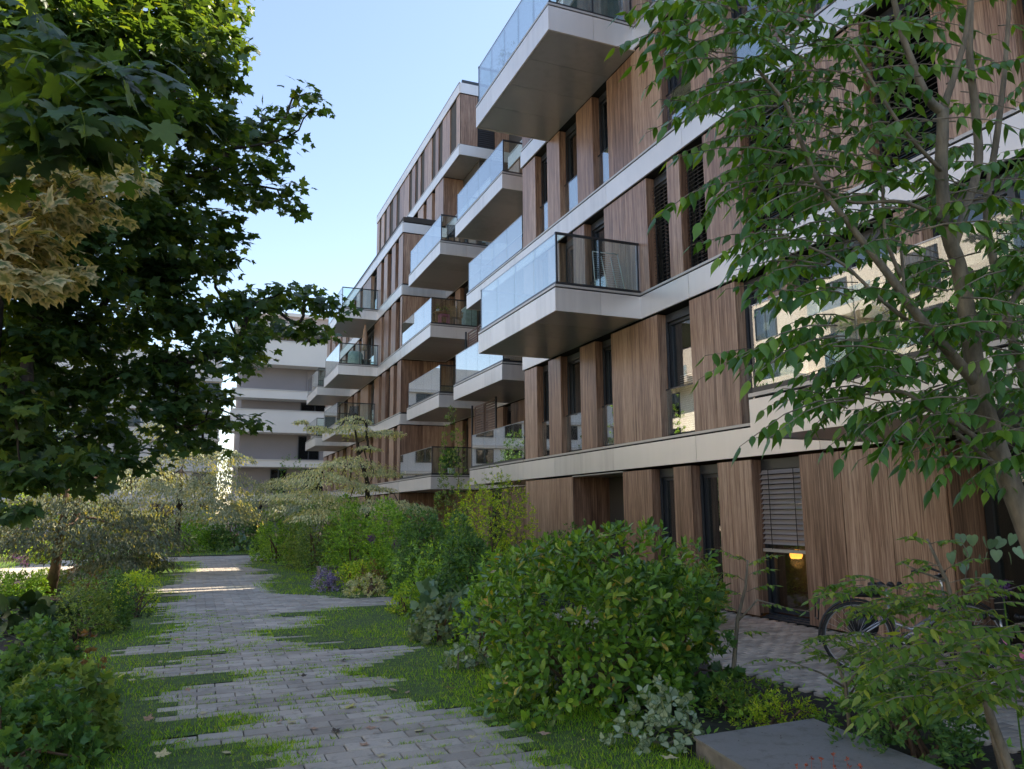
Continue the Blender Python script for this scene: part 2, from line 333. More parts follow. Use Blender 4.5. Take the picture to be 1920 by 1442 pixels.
def leafmesh(name, proto, P, D, Nn, S, rnd, mt):
    V, T, e = proto; n = len(P); k = len(V)
    Sd, D, N2 = basis(D, Nn)
    W = P[:,None,:]+S[:,None,None]*(V[None,:,0,None]*Sd[:,None,:]+V[None,:,1,None]*D[:,None,:]+V[None,:,2,None]*N2[:,None,:])
    me = bpy.data.meshes.new(name); me.vertices.add(n*k); me.vertices.foreach_set("co", W.astype(np.float32).ravel())
    TT = (T[None]+(np.arange(n)*k)[:,None,None]).astype(np.int32).ravel(); nf = n*len(T)
    me.loops.add(nf*3); me.loops.foreach_set("vertex_index", TT)
    me.polygons.add(nf); me.polygons.foreach_set("loop_start", np.arange(nf, dtype=np.int32)*3)
    me.update(calc_edges=True)
    a = me.attributes.new("rnd", 'FLOAT', 'POINT'); a.data.foreach_set("value", np.repeat(rnd, k).astype(np.float32))
    a = me.attributes.new("edge", 'FLOAT', 'POINT'); a.data.foreach_set("value", np.tile(e, n).astype(np.float32))
    me.materials.append(mt); return me
PROTO = {}
def foliage(root, proto, mt, P, D, Nn, S, rg, hero=0, name='leaf', stuff='foliage'):
    """leaves of one plant: the `hero` largest in the picture as objects, the rest as one part"""
    P = np.asarray(P); D = np.asarray(D); Nn = np.asarray(Nn); S = np.asarray(S); rnd = rg.random(len(P))
    if hero and len(P):
        x, y, z = PROJ(P); ok = (z > 0.3)&(x > 5)&(x < 1915)&(y > 5)&(y < 1437)
        score = np.where(ok, S/np.maximum(z, .1), 0); idx = np.argsort(-score)[:hero]; idx = idx[score[idx] > 0]
        key = (id(proto), mt.name)
        if key not in PROTO:
            V, T, e = proto
            PROTO[key] = leafmesh(name, proto, np.zeros((1,3)), np.array([[0,1.,0]]), np.array([[0,0,1.]]), np.array([1.]), np.zeros(1), mt)
        Sd, Dn, N2 = basis(D[idx], Nn[idx])
        for a, i in enumerate(idx):
            s = S[i]; q = Matrix([[Sd[a][r]*s, Dn[a][r]*s, N2[a][r]*s, P[i][r]] for r in range(3)]+[[0,0,0,1]])
            link(name, PROTO[key], root, q)
        keep = np.ones(len(P), bool); keep[idx] = False
        P, D, Nn, S, rnd = P[keep], D[keep], Nn[keep], S[keep], rnd[keep]
    if len(P):
        o = link(stuff, leafmesh(stuff, proto, P, D, Nn, S, rnd, mt), root)
        if len(P) > 30: o["kind"] = "stuff"
        return o
def rnd_dirs(rg, n): return norm(rg.normal(size=(n, 3)))
def bumpy(U, seed, amp=0.16):
    r = np.ones(len(U)); g = np.random.default_rng(seed)
    for i in range(5):
        k = norm(g.normal(size=3))*g.uniform(2, 6); r += amp/(1+i*.4)*np.sin(U@k+g.uniform(0, 6.28))
    return r
def shrub(name, c, rx, ry, h, n, size, proto, mt, label, cat='shrub', group=None, hero=0, seed=1, whorl=5, up=0.35, stems=8, z0=0.0,
          stem_mat='barkwarm', lean=(0,0), low=-0.15, root=None, fill=0.5):
    rg = np.random.default_rng(seed)
    root = root or thing(name, (c[0], c[1], z0), label, cat, group)
    ns = max(1, n//whorl); U = rnd_dirs(rg, ns*3); U = U[U[:,2] > low][:ns]; ns = len(U)
    r = bumpy(U, seed)*(1-fill*rg.random(ns)**2.2)
    hz = h/(1-low) if low < 0 else h
    base = np.array([c[0], c[1], z0+h*(-low)/(1-low) if low < 0 else z0])
    T = base+np.stack([U[:,0]*rx*r, U[:,1]*ry*r, U[:,2]*hz*r], 1)
    T[:,0] += lean[0]*(T[:,2]-z0); T[:,1] += lean[1]*(T[:,2]-z0); T[:,2] = np.maximum(T[:,2], z0+.03)
    A = norm(U*np.array([1,1,.6])+np.array([0,0,up])+rg.normal(size=(ns,3))*.35)        # shoot axis
    P, D, Nn, S = [], [], [], []
    e1 = norm(np.cross(A, rnd_dirs(rg, ns))); e2 = np.cross(A, e1)
    for k in range(whorl):
        ang = 2*math.pi*(k*0.382+rg.random(ns)*.12); s = np.cos(ang)[:,None]*e1+np.sin(ang)[:,None]*e2
        tilt = .25+1.0*(k+.5)/whorl
        d = norm(A*np.cos(tilt)[..., None] if False else A*math.cos(tilt)+s*math.sin(tilt)+rg.normal(size=(ns,3))*.12)
        P.append(T-A*size*(.35*k/whorl*2)+s*size*.06); D.append(d); Nn.append(norm(A*math.sin(tilt)-s*math.cos(tilt)+1e-3))
        S.append(size*rg.uniform(.5, 1.18, ns)*(.75+.25*k/whorl))
    foliage(root, proto, mt, np.concatenate(P), np.concatenate(D), np.concatenate(Nn), np.concatenate(S), rg, hero)
    if stems:
        mb = MB()
        for i in range(stems):
            t = T[rg.integers(ns)]; b0 = np.array([c[0], c[1], z0])+np.array([rg.normal()*.12*rx, rg.normal()*.12*ry, -.02])
            mid = (b0+t)/2+np.array([0, 0, .1*h])+rg.normal(size=3)*.04
            mb.tube([b0, mid, b0+(t-b0)*.93], [.012+.006*h, .009+.004*h, .004], 5)
        mb.build('stems', M[stem_mat], root)["kind"] = "stuff"
    return root
def mst(nodes, root_pt):
    """parent of every node: nearest already connected one, growing from the root"""
    pts = [np.array(root_pt)]+[np.array(q) for q in nodes]; par = {}; done = [0]; left = set(range(1, len(pts)))
    P = np.array(pts); dist0 = np.linalg.norm(P-P[0], axis=1)
    for i in sorted(left, key=lambda k: dist0[k]):
        cost = [np.linalg.norm(P[i]-P[j])+.25*abs(dist0[j]-dist0[i]*.6) for j in done]
        par[i] = done[int(np.argmin(cost))]; done.append(i)
    return P, par
def limbs(root, nodes, base, r_tip=.006, mt='bark', seed=3, name='branch', bow=.06, rmax=.2, expo=.5):
    rg = np.random.default_rng(seed); P, par = mst(nodes, base); cnt = {i: 1 for i in par}; cnt[0] = 0
    for i in sorted(par, key=lambda k: -np.linalg.norm(P[k]-P[0])):
        j = par[i]
        if j in cnt: cnt[j] += cnt[i]
    mb = MB()
    for i, j in par.items():
        a, b = P[j], P[i]; L = np.linalg.norm(b-a); ra = min(rmax, r_tip*cnt[i]**expo); rb = ra*.8
        m1 = a+(b-a)*.35+rg.normal(size=3)*bow*L; m2 = a+(b-a)*.7+rg.normal(size=3)*bow*L
        mb.tube([a, m1, m2, b], [ra*1.1, ra, (ra+rb)/2, rb], 6)
    return mb.build(name, M[mt], root, True)
def cluster_leaves(rg, cpts, rads, n_each, size, flat=.55, droop=.25, upn=1.0, spread=.55):
    P, D, Nn, S = [], [], [], []
    for cpt, r, n in zip(cpts, rads, n_each):
        # several twig layers inside the cluster, leaves spread flat along each
        nl = max(1, n//9); lc = rg.normal(size=(nl, 3))*r*.42*np.array([1, 1, flat]); lc = np.array(cpt)+lc
        for q in lc:
            k = 9; off = rg.normal(size=(k, 3))*size*.95*np.array([1, 1, .3]); p = q+off
            out = norm(off*np.array([1,1,0])+rg.normal(size=(k,3))*.35*size+(q-np.array(cpt))*.5)
            d = norm(out+np.array([0, 0, -droop])+rg.normal(size=(k,3))*.25)
            nn = norm(np.array([0, 0, upn])+rg.normal(size=(k,3))*spread)
            P.append(p); D.append(d); Nn.append(nn); S.append(size*rg.uniform(.6, 1.15, k))
    return map(np.concatenate, (P, D, Nn, S))
def pinnate(rg, A, B, L, pairs=6, sag=.06, droop=.75):
    """a compound leaf from A to B: drooping leaflets in pairs and one at the tip"""
    A = np.array(A); B = np.array(B); ax = B-A; ln = np.linalg.norm(ax); dx = ax/ln
    side = norm(np.cross(dx, np.array([0, 0, 1.]))+1e-4); P, D, Nn, S = [], [], [], []
    pt = lambda t: A+ax*t+np.array([0, 0, sag*ln*4*t*(1-t)-sag*ln*t*t*1.5])
    for i in range(pairs):
        t = .22+.74*(i+.3)/pairs
        for sg in (-1, 1):
            if rg.random() < .06: continue
            d = side*sg*.75+dx*.45+np.array([0, 0, -droop*rg.uniform(.6, 1.35)])+rg.normal(size=3)*.24
            nn = np.array([0, 0, 1.])+side*sg*.55+rg.normal(size=3)*.34
            P.append(pt(t)); D.append(d); Nn.append(nn); S.append(L*rg.uniform(.66, 1.14)*(1-.25*abs(t-.55)))
    P.append(pt(1.0)); D.append(dx+np.array([0, 0, -droop])); Nn.append(np.array([0,0,1.])+rg.normal(size=3)*.2); S.append(L)
    return P, D, Nn, S, [pt(t) for t in (0, .3, .6, 1)]

# ================================================================== GROUND
gm = MB(); gm.add([(-160,-60,-.03),(160,-60,-.03),(160,260,-.03),(-160,260,-.03)], [(0,1,2,3)])
ground = gm.build('ground', M['soil']); ground["kind"] = "structure"
def poly(name, pts, z, mt):
    o = MB().add([(x, y, z) for x, y in pts], [tuple(range(len(pts)))]).build(name, M[mt]); o["kind"] = "structure"; return o
rg0 = np.random.default_rng(11)
PX, PY = .33, .172
lx = lambda y: np.interp(y, [3,5,6,8,9,10,12,14,16,18.4,18.6,20,20.3,23,27,30], [.4,.25,.15,.15,.3,.05,-.05,-.2,-.3,-.3,-.75,-.75,-.15,-.25,.15,.1])
rx_ = lambda y: np.interp(y, [3,4.6,5,6,7.6,8.4,9.3,10,11.0,12,13.6,14.2,14.4,15.5,15.7,17,20,24,27,29.7], [2.6,2.5,2.2,2.35,2.1,1.95,2.45,2.2,1.65,1.55,1.9,2.1,4.4,4.4,2.9,1.75,1.75,2.05,1.6,2.1])
rows = np.arange(int(3.0/PY), int(30.0/PY)); XL, XR = {}, {}
kL = kR = 0; oL = oR = 0.
for j in rows:
    y = (j+.5)*PY
    if kL <= 0: kL = rg0.integers(1, 5); oL = rg0.choice([-.65,-.35,-.15,0,.12,.22,.38], p=[.07,.12,.2,.2,.18,.13,.10])
    if kR <= 0: kR = rg0.integers(1, 5); oR = rg0.choice([-.6,-.35,-.15,0,.15,.35,.7], p=[.10,.16,.2,.2,.18,.10,.06])
    kL -= 1; kR -= 1; a = .55 if y > 15 else 1.
    if 14.25 < y < 15.7: oR = 0
    XL[j] = lx(y)+oL*a; XR[j] = rx_(y)+oR*a
path = MB().add([(-.95,2.6,-.016),(4.3,2.6,-.016),(4.3,33.5,-.016),(-.95,33.5,-.016)], [(0,1,2,3)]).build('path', M['moss']); path["kind"] = "structure"
def paver_mesh(w, d, h, bev=.006):
    mb = MB(); a, b = w/2, d/2; i = bev
    mb.add([(-a,-b,-h),(a,-b,-h),(a,b,-h),(-a,b,-h),(-a,-b,-i),(a,-b,-i),(a,b,-i),(-a,b,-i),(-a+i,-b+i,0),(a-i,-b+i,0),(a-i,b-i,0),(-a+i,b-i,0)],
           [(0,1,5,4),(1,2,6,5),(2,3,7,6),(3,0,4,7),(4,5,9,8),(5,6,10,9),(6,7,11,10),(7,4,8,11),(8,9,10,11)])
    return mb
bricks = []
for j in rows:
    y = (j+.5)*PY; off = (j % 2)*.165
    for i in range(-6, 18):
        x = i*PX+off-.055
        if XL[j]-.08 < x < XR[j]+.08: bricks.append((x, y))
for j in np.arange(int(30.0/PY), int(33.2/PY)):                       # the crossing path
    for i in range(-9, 24):
        bricks.append((i*PX+(j % 2)*.165-.055, (j+.5)*PY))
bricks = np.array(bricks); order = np.argsort(bricks[:,0]**2+bricks[:,1]**2)
PROT_P = np.array(paver_mesh(.322,.1645,.05).v); pf = paver_mesh(.322,.1645,.05).f
pm = paver_mesh(.322,.1645,.05).mesh('paver', [M['paver']])
xx, yy, zz = PROJ(np.c_[bricks, np.zeros(len(bricks))]); vis = (yy < 1500)&(xx > -60)&(zz > 0)
hero_i = [i for i in order if vis[i]][:300]; hs = set(hero_i)
def jit(i): r = np.random.default_rng(1000+i); return r.normal(0, .0022), r.normal(0, .006), r.normal(0, .006), r.normal(0, .006)
for i in hero_i:
    dz, a, b, c_ = jit(i)
    q = Matrix.Translation((bricks[i][0], bricks[i][1], dz)) @ Matrix.Rotation(c_*.8, 4, 'Z') @ Matrix.Rotation(a, 4, 'X') @ Matrix.Rotation(b, 4, 'Y')
    link('paver', pm, path, q)
def joined(name, proto_v, proto_f, pts, mt, parent, seed=0, zj=.002):
    n = len(pts); k = len(proto_v); g = np.random.default_rng(seed)
    z = g.normal(0, zj, n); W = proto_v[None]+np.c_[pts, z][:,None,:]
    me = bpy.data.meshes.new(name); me.vertices.add(n*k); me.vertices.foreach_set("co", W.astype(np.float32).ravel())
    F = np.array(proto_f); TT = (F[None]+(np.arange(n)*k)[:,None,None]).astype(np.int32).ravel(); nf = n*len(F)
    me.loops.add(nf*4); me.loops.foreach_set("vertex_index", TT); me.polygons.add(nf)
    me.polygons.foreach_set("loop_start", np.arange(nf, dtype=np.int32)*4); me.update(calc_edges=True)
    a = me.attributes.new("rnd", 'FLOAT', 'POINT'); a.data.foreach_set("value", np.repeat(g.random(n), k).astype(np.float32))
    me.materials.append(mt); o = link(name, me, parent); o["kind"] = "stuff"; return o
rest = np.array([bricks[i] for i in order if i not in hs])
joined('paver_field', PROT_P, pf, rest, M['paver'], path, 5)
# terrace along the facade
ter = MB().add([(5.45,1.0,-.018),(8.75,1.0,-.018),(8.75,12.5,-.018),(5.45,12.5,-.018)], [(0,1,2,3)]).build('terrace', M['moss']); ter["kind"] = "structure"
tb = []
for j in range(int(1.2/.1), int(12.4/.1)):
    for i in range(int(5.5/.2), int(8.3/.2)): tb.append((i*.2+(j % 2)*.1+.1, (j+.5)*.1))
q = paver_mesh(.194,.095,.04,.004); joined('paver_field', np.array(q.v), q.f, np.array(tb), M['cobble'], ter, 8)
# side paths far off
poly('footpath', [(-5.2,18),(-4.4,21),(-4.45,23.3),(-3.73,25.5),(-3.44,29.7),(-3.1,33.3),(-4.9,33.3),(-5.6,29.2),(-6.3,24),(-6.6,18)], -.004, 'paver')
poly('footpath', [(-3.2,36),(-1.5,38),(-1.6,46),(-3.0,52),(-6,58),(-7.5,56),(-4.4,50),(-3.2,44)], -.006, 'paver')
# lawns
def lawn(name, pts, z=-.008): return poly(name, pts, z, 'turf')
lawn('lawn', [(-6,34),(6.0,34),(5.5,60),(-14,60)], -.010)
lawn('lawn', [(-16,10),(-7.2,14),(-6.3,24),(-5.7,29.2),(-5,33),(-16,33)], -.010)
# grass: blades between path edge and beds
bedL = lambda y: np.interp(y, [2.5,5,6.6,8.9,12,13.8,16,19,24,31,33], [-1.9,-1.35,-.97,-.85,-1.15,-1.2,-1.35,-1.0,-1.25,-1.35,-1.5])
bedR = lambda y: np.interp(y, [2.5,4.6,5.6,7.9,9.7,12.4,13.9,14.3,15.5,15.8,17,20.6,25,29.8], [3.2,3.05,3.0,3.2,3.05,3.0,3.25,4.0,4.0,3.7,3.3,3.1,2.5,1.95])
gp, gs = [], []
turf = MB()
BR = {}
for x, y in bricks:
    j = int(round(y/PY-.5)); a, b = BR.get(j, (9, -9)); BR[j] = (min(a, x), max(b, x))
for j in rows:
    y0, y1 = j*PY, (j+1)*PY; yc = y0+PY/2
    bxs = BR.get(j)
    if bxs is None: continue
    segs = [(bedL(yc)-.1, bxs[0]-.155), (bxs[1]+.155, bedR(yc)+.1)]
    if 14.25 < yc < 15.65: segs = segs[:1]
    for a, b in segs:
        if b <= a: continue
        turf.add([(a,y0,.004),(b,y0,.004),(b,y1,.004),(a,y1,.004)], [(0,1,2,3)])
        dens = float(np.clip(90000/(yc*yc), 420, 2400)) if yc < 14 else 420*14/yc
        if yc < 3.6: continue
        n = int((b-a)*PY*dens*1.7); 
        gx = rg0.uniform(a-.02, b+.02, n); sp_ = rg0.random(n) < .30; gx = np.where(sp_, np.where(rg0.random(n) < .5, a-abs(rg0.normal(0, .10, n)), b+abs(rg0.normal(0, .10, n))), gx); gy = rg0.uniform(y0-.02, y1+.035, n); gp.append(np.c_[gx, gy, np.zeros(n)]); gs.append(np.full(n, 1.+.02*max(0, yc-8)))
turf.build('turf_base', M['turf'])["kind"] = "structure"
gp = np.concatenate(gp); gs = np.concatenate(gs); n = len(gp)
# scattered tufts in the joints
tj = []
for _ in range(800):
    j = int(rg0.integers(rows[4], rows[0]+70)); y = j*PY; s = rg0.random()
    x = XL[j]+abs(rg0.normal())*.45 if s < .5 else XR[j]-abs(rg0.normal())*.5
    tj.append(np.c_[rg0.normal(x, .035, 26), rg0.normal(y, .01, 26), np.zeros(26)])
tj = np.concatenate(tj)
allp = np.concatenate([gp, tj]); alls = np.concatenate([gs*1.0, np.full(len(tj), .5)]); n = len(allp)
patch = .75+.35*np.sin(allp[:,0]*3.1+1.3*np.sin(allp[:,1]*2.3))*np.sin(allp[:,1]*1.9)
D = norm(np.c_[rg0.normal(0, .55, n), rg0.normal(0, .55, n), np.ones(n)])
Nn = norm(np.c_[rg0.normal(size=n), rg0.normal(size=n), np.zeros(n)])
S = alls*patch*rg0.uniform(.03, .08, n)
V, T, e = L_BLADE; wide = (V*np.array([1.9,1,1]), T, e)
go = link('grass', leafmesh('grass', wide, allp, D, Nn, S, rg0.random(n), M['grass']))
tag(go, 'short green grass growing in ragged fingers along the edges of the paved path', 'grass', kind='stuff')
# far lawn grass
n = 60000; fx = rg0.uniform(-14, 6, n); fy = rg0.uniform(10, 58, n); k = ((fy > 34)&(fx > -13))|((fx < -6.7+np.clip((fy-18)*.14, 0, 1.6))&(fy < 33)); fx, fy = fx[k], fy[k]; n = len(fx)
go = link('grass', leafmesh('grass', wide, np.c_[fx, fy, np.zeros(n)], norm(np.c_[rg0.normal(0,.4,n), rg0.normal(0,.4,n), np.ones(n)]), norm(np.c_[rg0.normal(size=n), rg0.normal(size=n), np.zeros(n)]), rg0.uniform(.06,.12,n), rg0.random(n), M['grass']))
tag(go, 'mown grass of the distant lawns beyond the crossing path', 'grass', kind='stuff')

# ================================================================== APARTMENT BUILDING
ZB = {0: -0.53, 1: 2.515, 2: 5.54, 3: 8.51, 4: 11.53, 5: 14.54, 6: 17.55, 7: 20.56}
ZT = {k: v+.54 for k, v in ZB.items()}; ZT[0] = 0.0
XF, XR_, XU = 8.30, 10.40, 10.20              # main facade, recessed wall, set back upper storeys
B = thing('apartment_building', (XF, 19.4, 0), 'long apartment block with vertical dark timber cladding, champagne metal floor bands and glass balconies', 'building')
core = MB()
core.box(XF+1.0, 20, -9, 19.36, 0, 15.0).box(XR_+1.0, 20, 19.36, 33.7, 0, 12.0).box(XR_+1.0, 20, 20.9, 25.6, 12.0, 15.0).box(XR_+1.0, 20, 27.5, 33.7, 12.0, 15.0).box(XF+1.0, 20, 33.7, 60, 0, 15.0).box(XU+1.0, 21, 31.2, 48.4, 15.0, 21.0).box(12.6, 20.5, 21.1, 25.4, 15.0, 21.1).box(12.6, 20.5, 27.7, 31.15, 15.0, 21.1).box(9.3, 20, -9, 19.0, 15.25, 18.0)  # boxes on the roofs are unseen, added to shade trees; gaps pass sunlight
core.box(XF, 20, -9, 19.4, 15.085, 15.25).box(XF, 20, 33.6, 60, 15.085, 15.3)
core.build('interior_and_sun_blocks', M['core'], B)
dk = MB()                                      # dark sub construction behind the cladding joints
def clad(X, y0, y1, z0, z1, n=None, lab=None):
    """timber panels between y0<y1 on the plane x=X"""
    w_ = y1-y0; n = n or max(1, int(math.ceil(w_/1.18)))
    for i in range(n):
        a = y0+w_*i/n+(.004 if i else 0); b = y0+w_*(i+1)/n-(.004 if i < n-1 else 0)
        bx('wood_panel', M['wood'], B, X, X+.028, a, b, z0, z1)
    dk.box(X+.036, X+.07, y0+.01, y1-.01, z0+.005, z1-.005)
def window(X, y0, y1, z0, z1, style='plain', far=False, glassy='pane'):
    """opening y0..y1: timber jambs, deep grey frame, pane, low balustrade, blind by style"""
    d = .27
    bx('jamb', M['wood'], B, X+.032, X+d, y0-.02, y0+.006, z0, z1); bx('jamb', M['wood'], B, X+.032, X+d, y1-.006, y1+.02, z0, z1)
    fr = MB(); x0, x1 = X+d-.03, X+d+.06; f = .062
    fr.box(x0, x1, y0+.008, y0+f, z0, z1-.16).box(x0, x1, y1-f, y1-.008, z0, z1-.16).box(x0+.002, x1, y0+f, y1-f, z0+.02, z0+f+.04).box(x0+.002, x1, y0+f, y1-f, z1-.16-f, z1-.162)
    fr.box(x0-.05, x0+.02, y0+.008, y1-.008, z1-.159, z1)                    # blind box
    fr.box(x0-.06, x0-.03, y1-.05, y1-.012, z0, z1-.16)                      # guide rail
    fr.box(x0-.06, x0-.03, y0+.012, y0+.05, z0, z1-.16)
    wdt = y1-y0
    if wdt > 1.6:
        for k in range(1, int(wdt/1.1)+1):
            yy_ = y0+wdt*k/(int(wdt/1.1)+1); fr.box(x0, x1+.001, yy_-.045, yy_+.045, z0+.1, z1-.22)
    elif not far: fr.box(x0+.02, x1-.01, y0+f, y0+f+.045, z0+.1, z1-.22).box(x0+.02, x1-.01, y1-f-.045, y1-f, z0+.1, z1-.22)
    w_ = fr.build('window', M['frame'], B)
    bx('pane', M[glassy], w_, X+d+.012, X+d+.02, y0+f, y1-f, z0+.10, z1-.20)
    if style in ('plain', 'rail') and z0 > 1:
        g = bx('balustrade', M['glass'], w_, X+.13, X+.142, y0+.03, y1-.03, z0+.06, z0+.92)
        if not far: bx('handrail', M['rail'], w_, X+.122, X+.150, y0+.012, y1-.012, z0+.921, z0+.945)
    if style in ('blind', 'halfblind', 'dark'):
        zb = z0+.04 if style != 'halfblind' else z0+(z1-z0)*.42
        mtb = M['blinddark'] if style == 'dark' else M['shutter'] if far else M['blind']
        bm_ = MB(); st = .078 if not far else .11
        k = int((z1-.17-zb)/st)
        if style == 'halfblind':
            for i in range(k):
                z = z1-.17-st*(i+.5)
                s = MB().add([(X+.115, y0+.045, z-.030), (X+.115, y1-.045, z-.030), (X+.150, y1-.045, z-.006), (X+.150, y0+.045, z-.006), (X+.175, y1-.045, z+.034), (X+.175, y0+.045, z+.034),
                              (X+.112, y0+.045, z-.034), (X+.112, y1-.045, z-.034)], [(0,1,2,3),(3,2,4,5),(6,7,1,0)])
                s.build('blind_slat', mtb, w_)
            bx('blind_rail', mtb, w_, X+.11, X+.18, y0+.04, y1-.04, zb-.06, zb-.01)
            cdm = MB()
            for yy_ in (y0+.26, y1-.26): cdm.box(X+.108, X+.111, yy_-.007, yy_+.007, zb-.02, z1-.17)
            cdm.build('blind_cord', M['black'], w_)
        else:
            for i in range(k):
                z = z1-.17-st*(i+.5)
                bm_.add([(X+.11, y0+.045, z-.014), (X+.11, y1-.045, z-.014), (X+.175, y1-.045, z+.018), (X+.175, y0+.045, z+.018)], [(0,1,2,3)])
                bm_.add([(X+.11, y0+.045, z-.014), (X+.11, y1-.045, z-.014), (X+.113, y1-.045, z-.022), (X+.113, y0+.045, z-.022)], [(0,1,2,3)])
            bm_.build('blind', mtb, w_)["kind"] = "stuff"
    return w_
def storey(X, lv, y_lo, y_hi, ops, far=False, styles=None, npan=None, z1=None, clear=()):
    """ops: openings (y0,y1) inside y_lo..y_hi, timber between them"""
    z0 = ZT[lv]+.0; zt = (z1 or ZB[lv+1])-.035; ops = sorted((min(a, b), max(a, b)) for a, b in ops); y = y_lo
    for i, (a, b) in enumerate(ops):
        if a-y > .03: clad(X, y, a, z0+.012, zt)
        if b > a: window(X, a, b, z0, zt, (styles or {}).get(i, 'plain'), far, 'clear' if b in clear else 'pane')
        y = b
    if y_hi-y > .03: clad(X, y, y_hi, z0+.012, zt)
def band(X, lv, y0, y1, joints=None, z=None, end0=False, end1=False):
    """champagne fascia panels with a recessed groove and a thin cap"""
    zb, zt = z or (ZB[lv], ZT[lv]); js = [y0]+sorted(j for j in (joints if joints is not None else np.arange(8.55-2.97*8, y1, 2.97)) if y0+.15 < j < y1-.15)+[y1]
    for a, b in zip(js[:-1], js[1:]):
        bx('fascia_panel', M['band'], B, X-.045, X-.005, a+(.005 if a > y0 else 0), b-(.005 if b < y1 else 0), zb, zt-.075)
    dk.box(X-.02, X+.9, y0+.006, y1-.006, zb+.01, zt-.012)
    bx('cap', M['cap'], B, X-.05, X+.02, y0-.001, y1+.001, zt-.045, zt)
# ---- near wing, y from -8 to 19.4
G0 = [(16.58,14.20),(13.09,12.33),(11.77,10.99),(10.12,9.04)]
F1 = [(18.57,17.83),(17.11,16.04),(15.27,14.53),(12.67,11.59),(10.28,9.49),(9.04,7.02),(6.62,3.6),(2.9,1.9)]
F2 = [(18.5,17.75),(17.06,16.27),(15.67,14.69),(12.90,12.14),(11.72,10.96),(9.92,8.75),(7.3,6.2),(5.2,4.3)]
F3 = [(18.50,17.71),(16.95,15.96),(15.13,14.40),(12.24,11.22),(10.18,9.1),(8.2,7.2),(6.3,5.3)]
F4 = [(18.4,17.6),(16.6,15.4),(14.7,13.95),(12.80,11.8),(10.6,9.6),(8.4,7.2)]
# ground storey with its deep porch and glazed corner
z0, z1 = 0.0, ZB[1]-.05
clad(XF, 16.58, 19.4, 0.02, z1, 2); clad(XF, 13.09, 14.20, .02, z1, 1); clad(XF, 11.77, 12.33, .02, z1, 1); clad(XF, 10.12, 10.99, .02, z1, 1)
for a, b in ((8.25, 9.04), (7.46, 8.25), (6.64, 7.46)): bx('wood_panel', M['wood'], B, XF, XF+.028, a+.006, b-.006, .02, z1)
dk.box(XF+.036, XF+.07, 6.66, 9.02, .02, z1)
window(XF, 12.33, 13.09, 0.0, z1, 'none'); window(XF, 10.99, 11.77, 0.0, z1, 'none')
window(XF, 9.04, 10.12, 0.06, z1, 'halfblind', glassy='clear')
for i in range(3): bx('sill_step', M['frame'], B, XF+.02+.07*i, XF+.30, 9.07, 10.09, .002+.02*i, .02+.02*i)
bx('porch_side', M['wood'], B, XF+.04, XF+1.6, 16.58, 16.61, 0, z1); bx('porch_side', M['wood'], B, XF+.04, XF+1.6, 14.17, 14.20, 0, z1)
for i in range(3):
    a = 14.2+.79*i; bx('wood_panel', M['wood'], B, XF+1.58, XF+1.6, a+.005, a+.785, 0, z1)
bx('porch_ceiling', M['soffit'], B, XF, XF+1.6, 14.2, 16.58, z1-.003, z1+.02)
# glazed corner right of the timber wall
bx('porch_side', M['wood'], B, XF+.03, XF+.62, 6.60, 6.64, 0, z1)
cw = MB()
for yy_ in (6.54, 4.9, 3.2, 1.5): cw.box(XF+.56, XF+.66, yy_-.05, yy_+.05, .002, z1)
cw.box(XF+.561, XF+.66, 1.5, 6.54, 0, .10).box(XF+.561, XF+.66, 1.5, 6.54, z1-.12, z1-.001)
gw = cw.build('window', M['frame'], B)
for a, b in ((4.95, 6.49), (3.25, 4.85), (1.55, 3.15)): bx('pane', M['clear'], gw, XF+.60, XF+.61, a, b, .1, z1-.12)
cur = MB()
for k in range(60):
    a = 3.2+k*.045; cur.add([(XF+.80+.03*(k % 2), a, .05), (XF+.80+.03*((k+1) % 2), a+.045, .05), (XF+.80+.03*((k+1) % 2), a+.045, 2.4), (XF+.80+.03*(k % 2), a, 2.4)], [(0,1,2,3)])
cur.build('curtain', M['curtain'], gw)
clad(XF, -8, 1.4, .02, z1)
for lv, ops, st in ((1, F1, {}), (2, F2, {5:'dark', 4:'dark', 3:'dark', 2:'dark', 6:'dark'}), (3, F3, {}), (4, F4, {})):
    o = sorted(ops); styles = {}
    for i, (b, a) in enumerate(o):
        if lv == 2 and b in (9.92, 11.72, 12.90, 7.3): styles[i] = 'dark'
    storey(XF, lv, -8, 19.4, [(b, a) for b, a in o], styles=styles, clear=(12.67,) if lv == 1 else ())
for lv in (1, 2, 3, 4, 5):
    cut = {2: (13.2, 17.68), 4: (13.12, 17.6), 1: (1.0, 7.42)}.get(lv)
    if cut:
        if cut[0] > -8: band(XF, lv, -8, cut[0])
        band(XF, lv, cut[1], 19.4 if lv != 1 else 19.4)
        dk.box(XF-.02, XF+.9, cut[0], cut[1], ZB[lv]+.02, ZT[lv]-.05)
        if lv == 2: pass
    else: band(XF, lv, -8, 19.4)
# visible side wall of the near wing at y=19.4
for lv in range(0, 5):
    for i in range(2): bx('wood_panel', M['wood'], B, XF+.03+1.04*i, XF+1.06+1.04*i, 19.372, 19.4, ZT[lv]+.012, ZB[lv+1]-.03)
    bx('fascia_panel', M['band'], B, XF-.045, XR_, 19.4, 19.44, ZB[lv+1], ZT[lv+1]-.075)

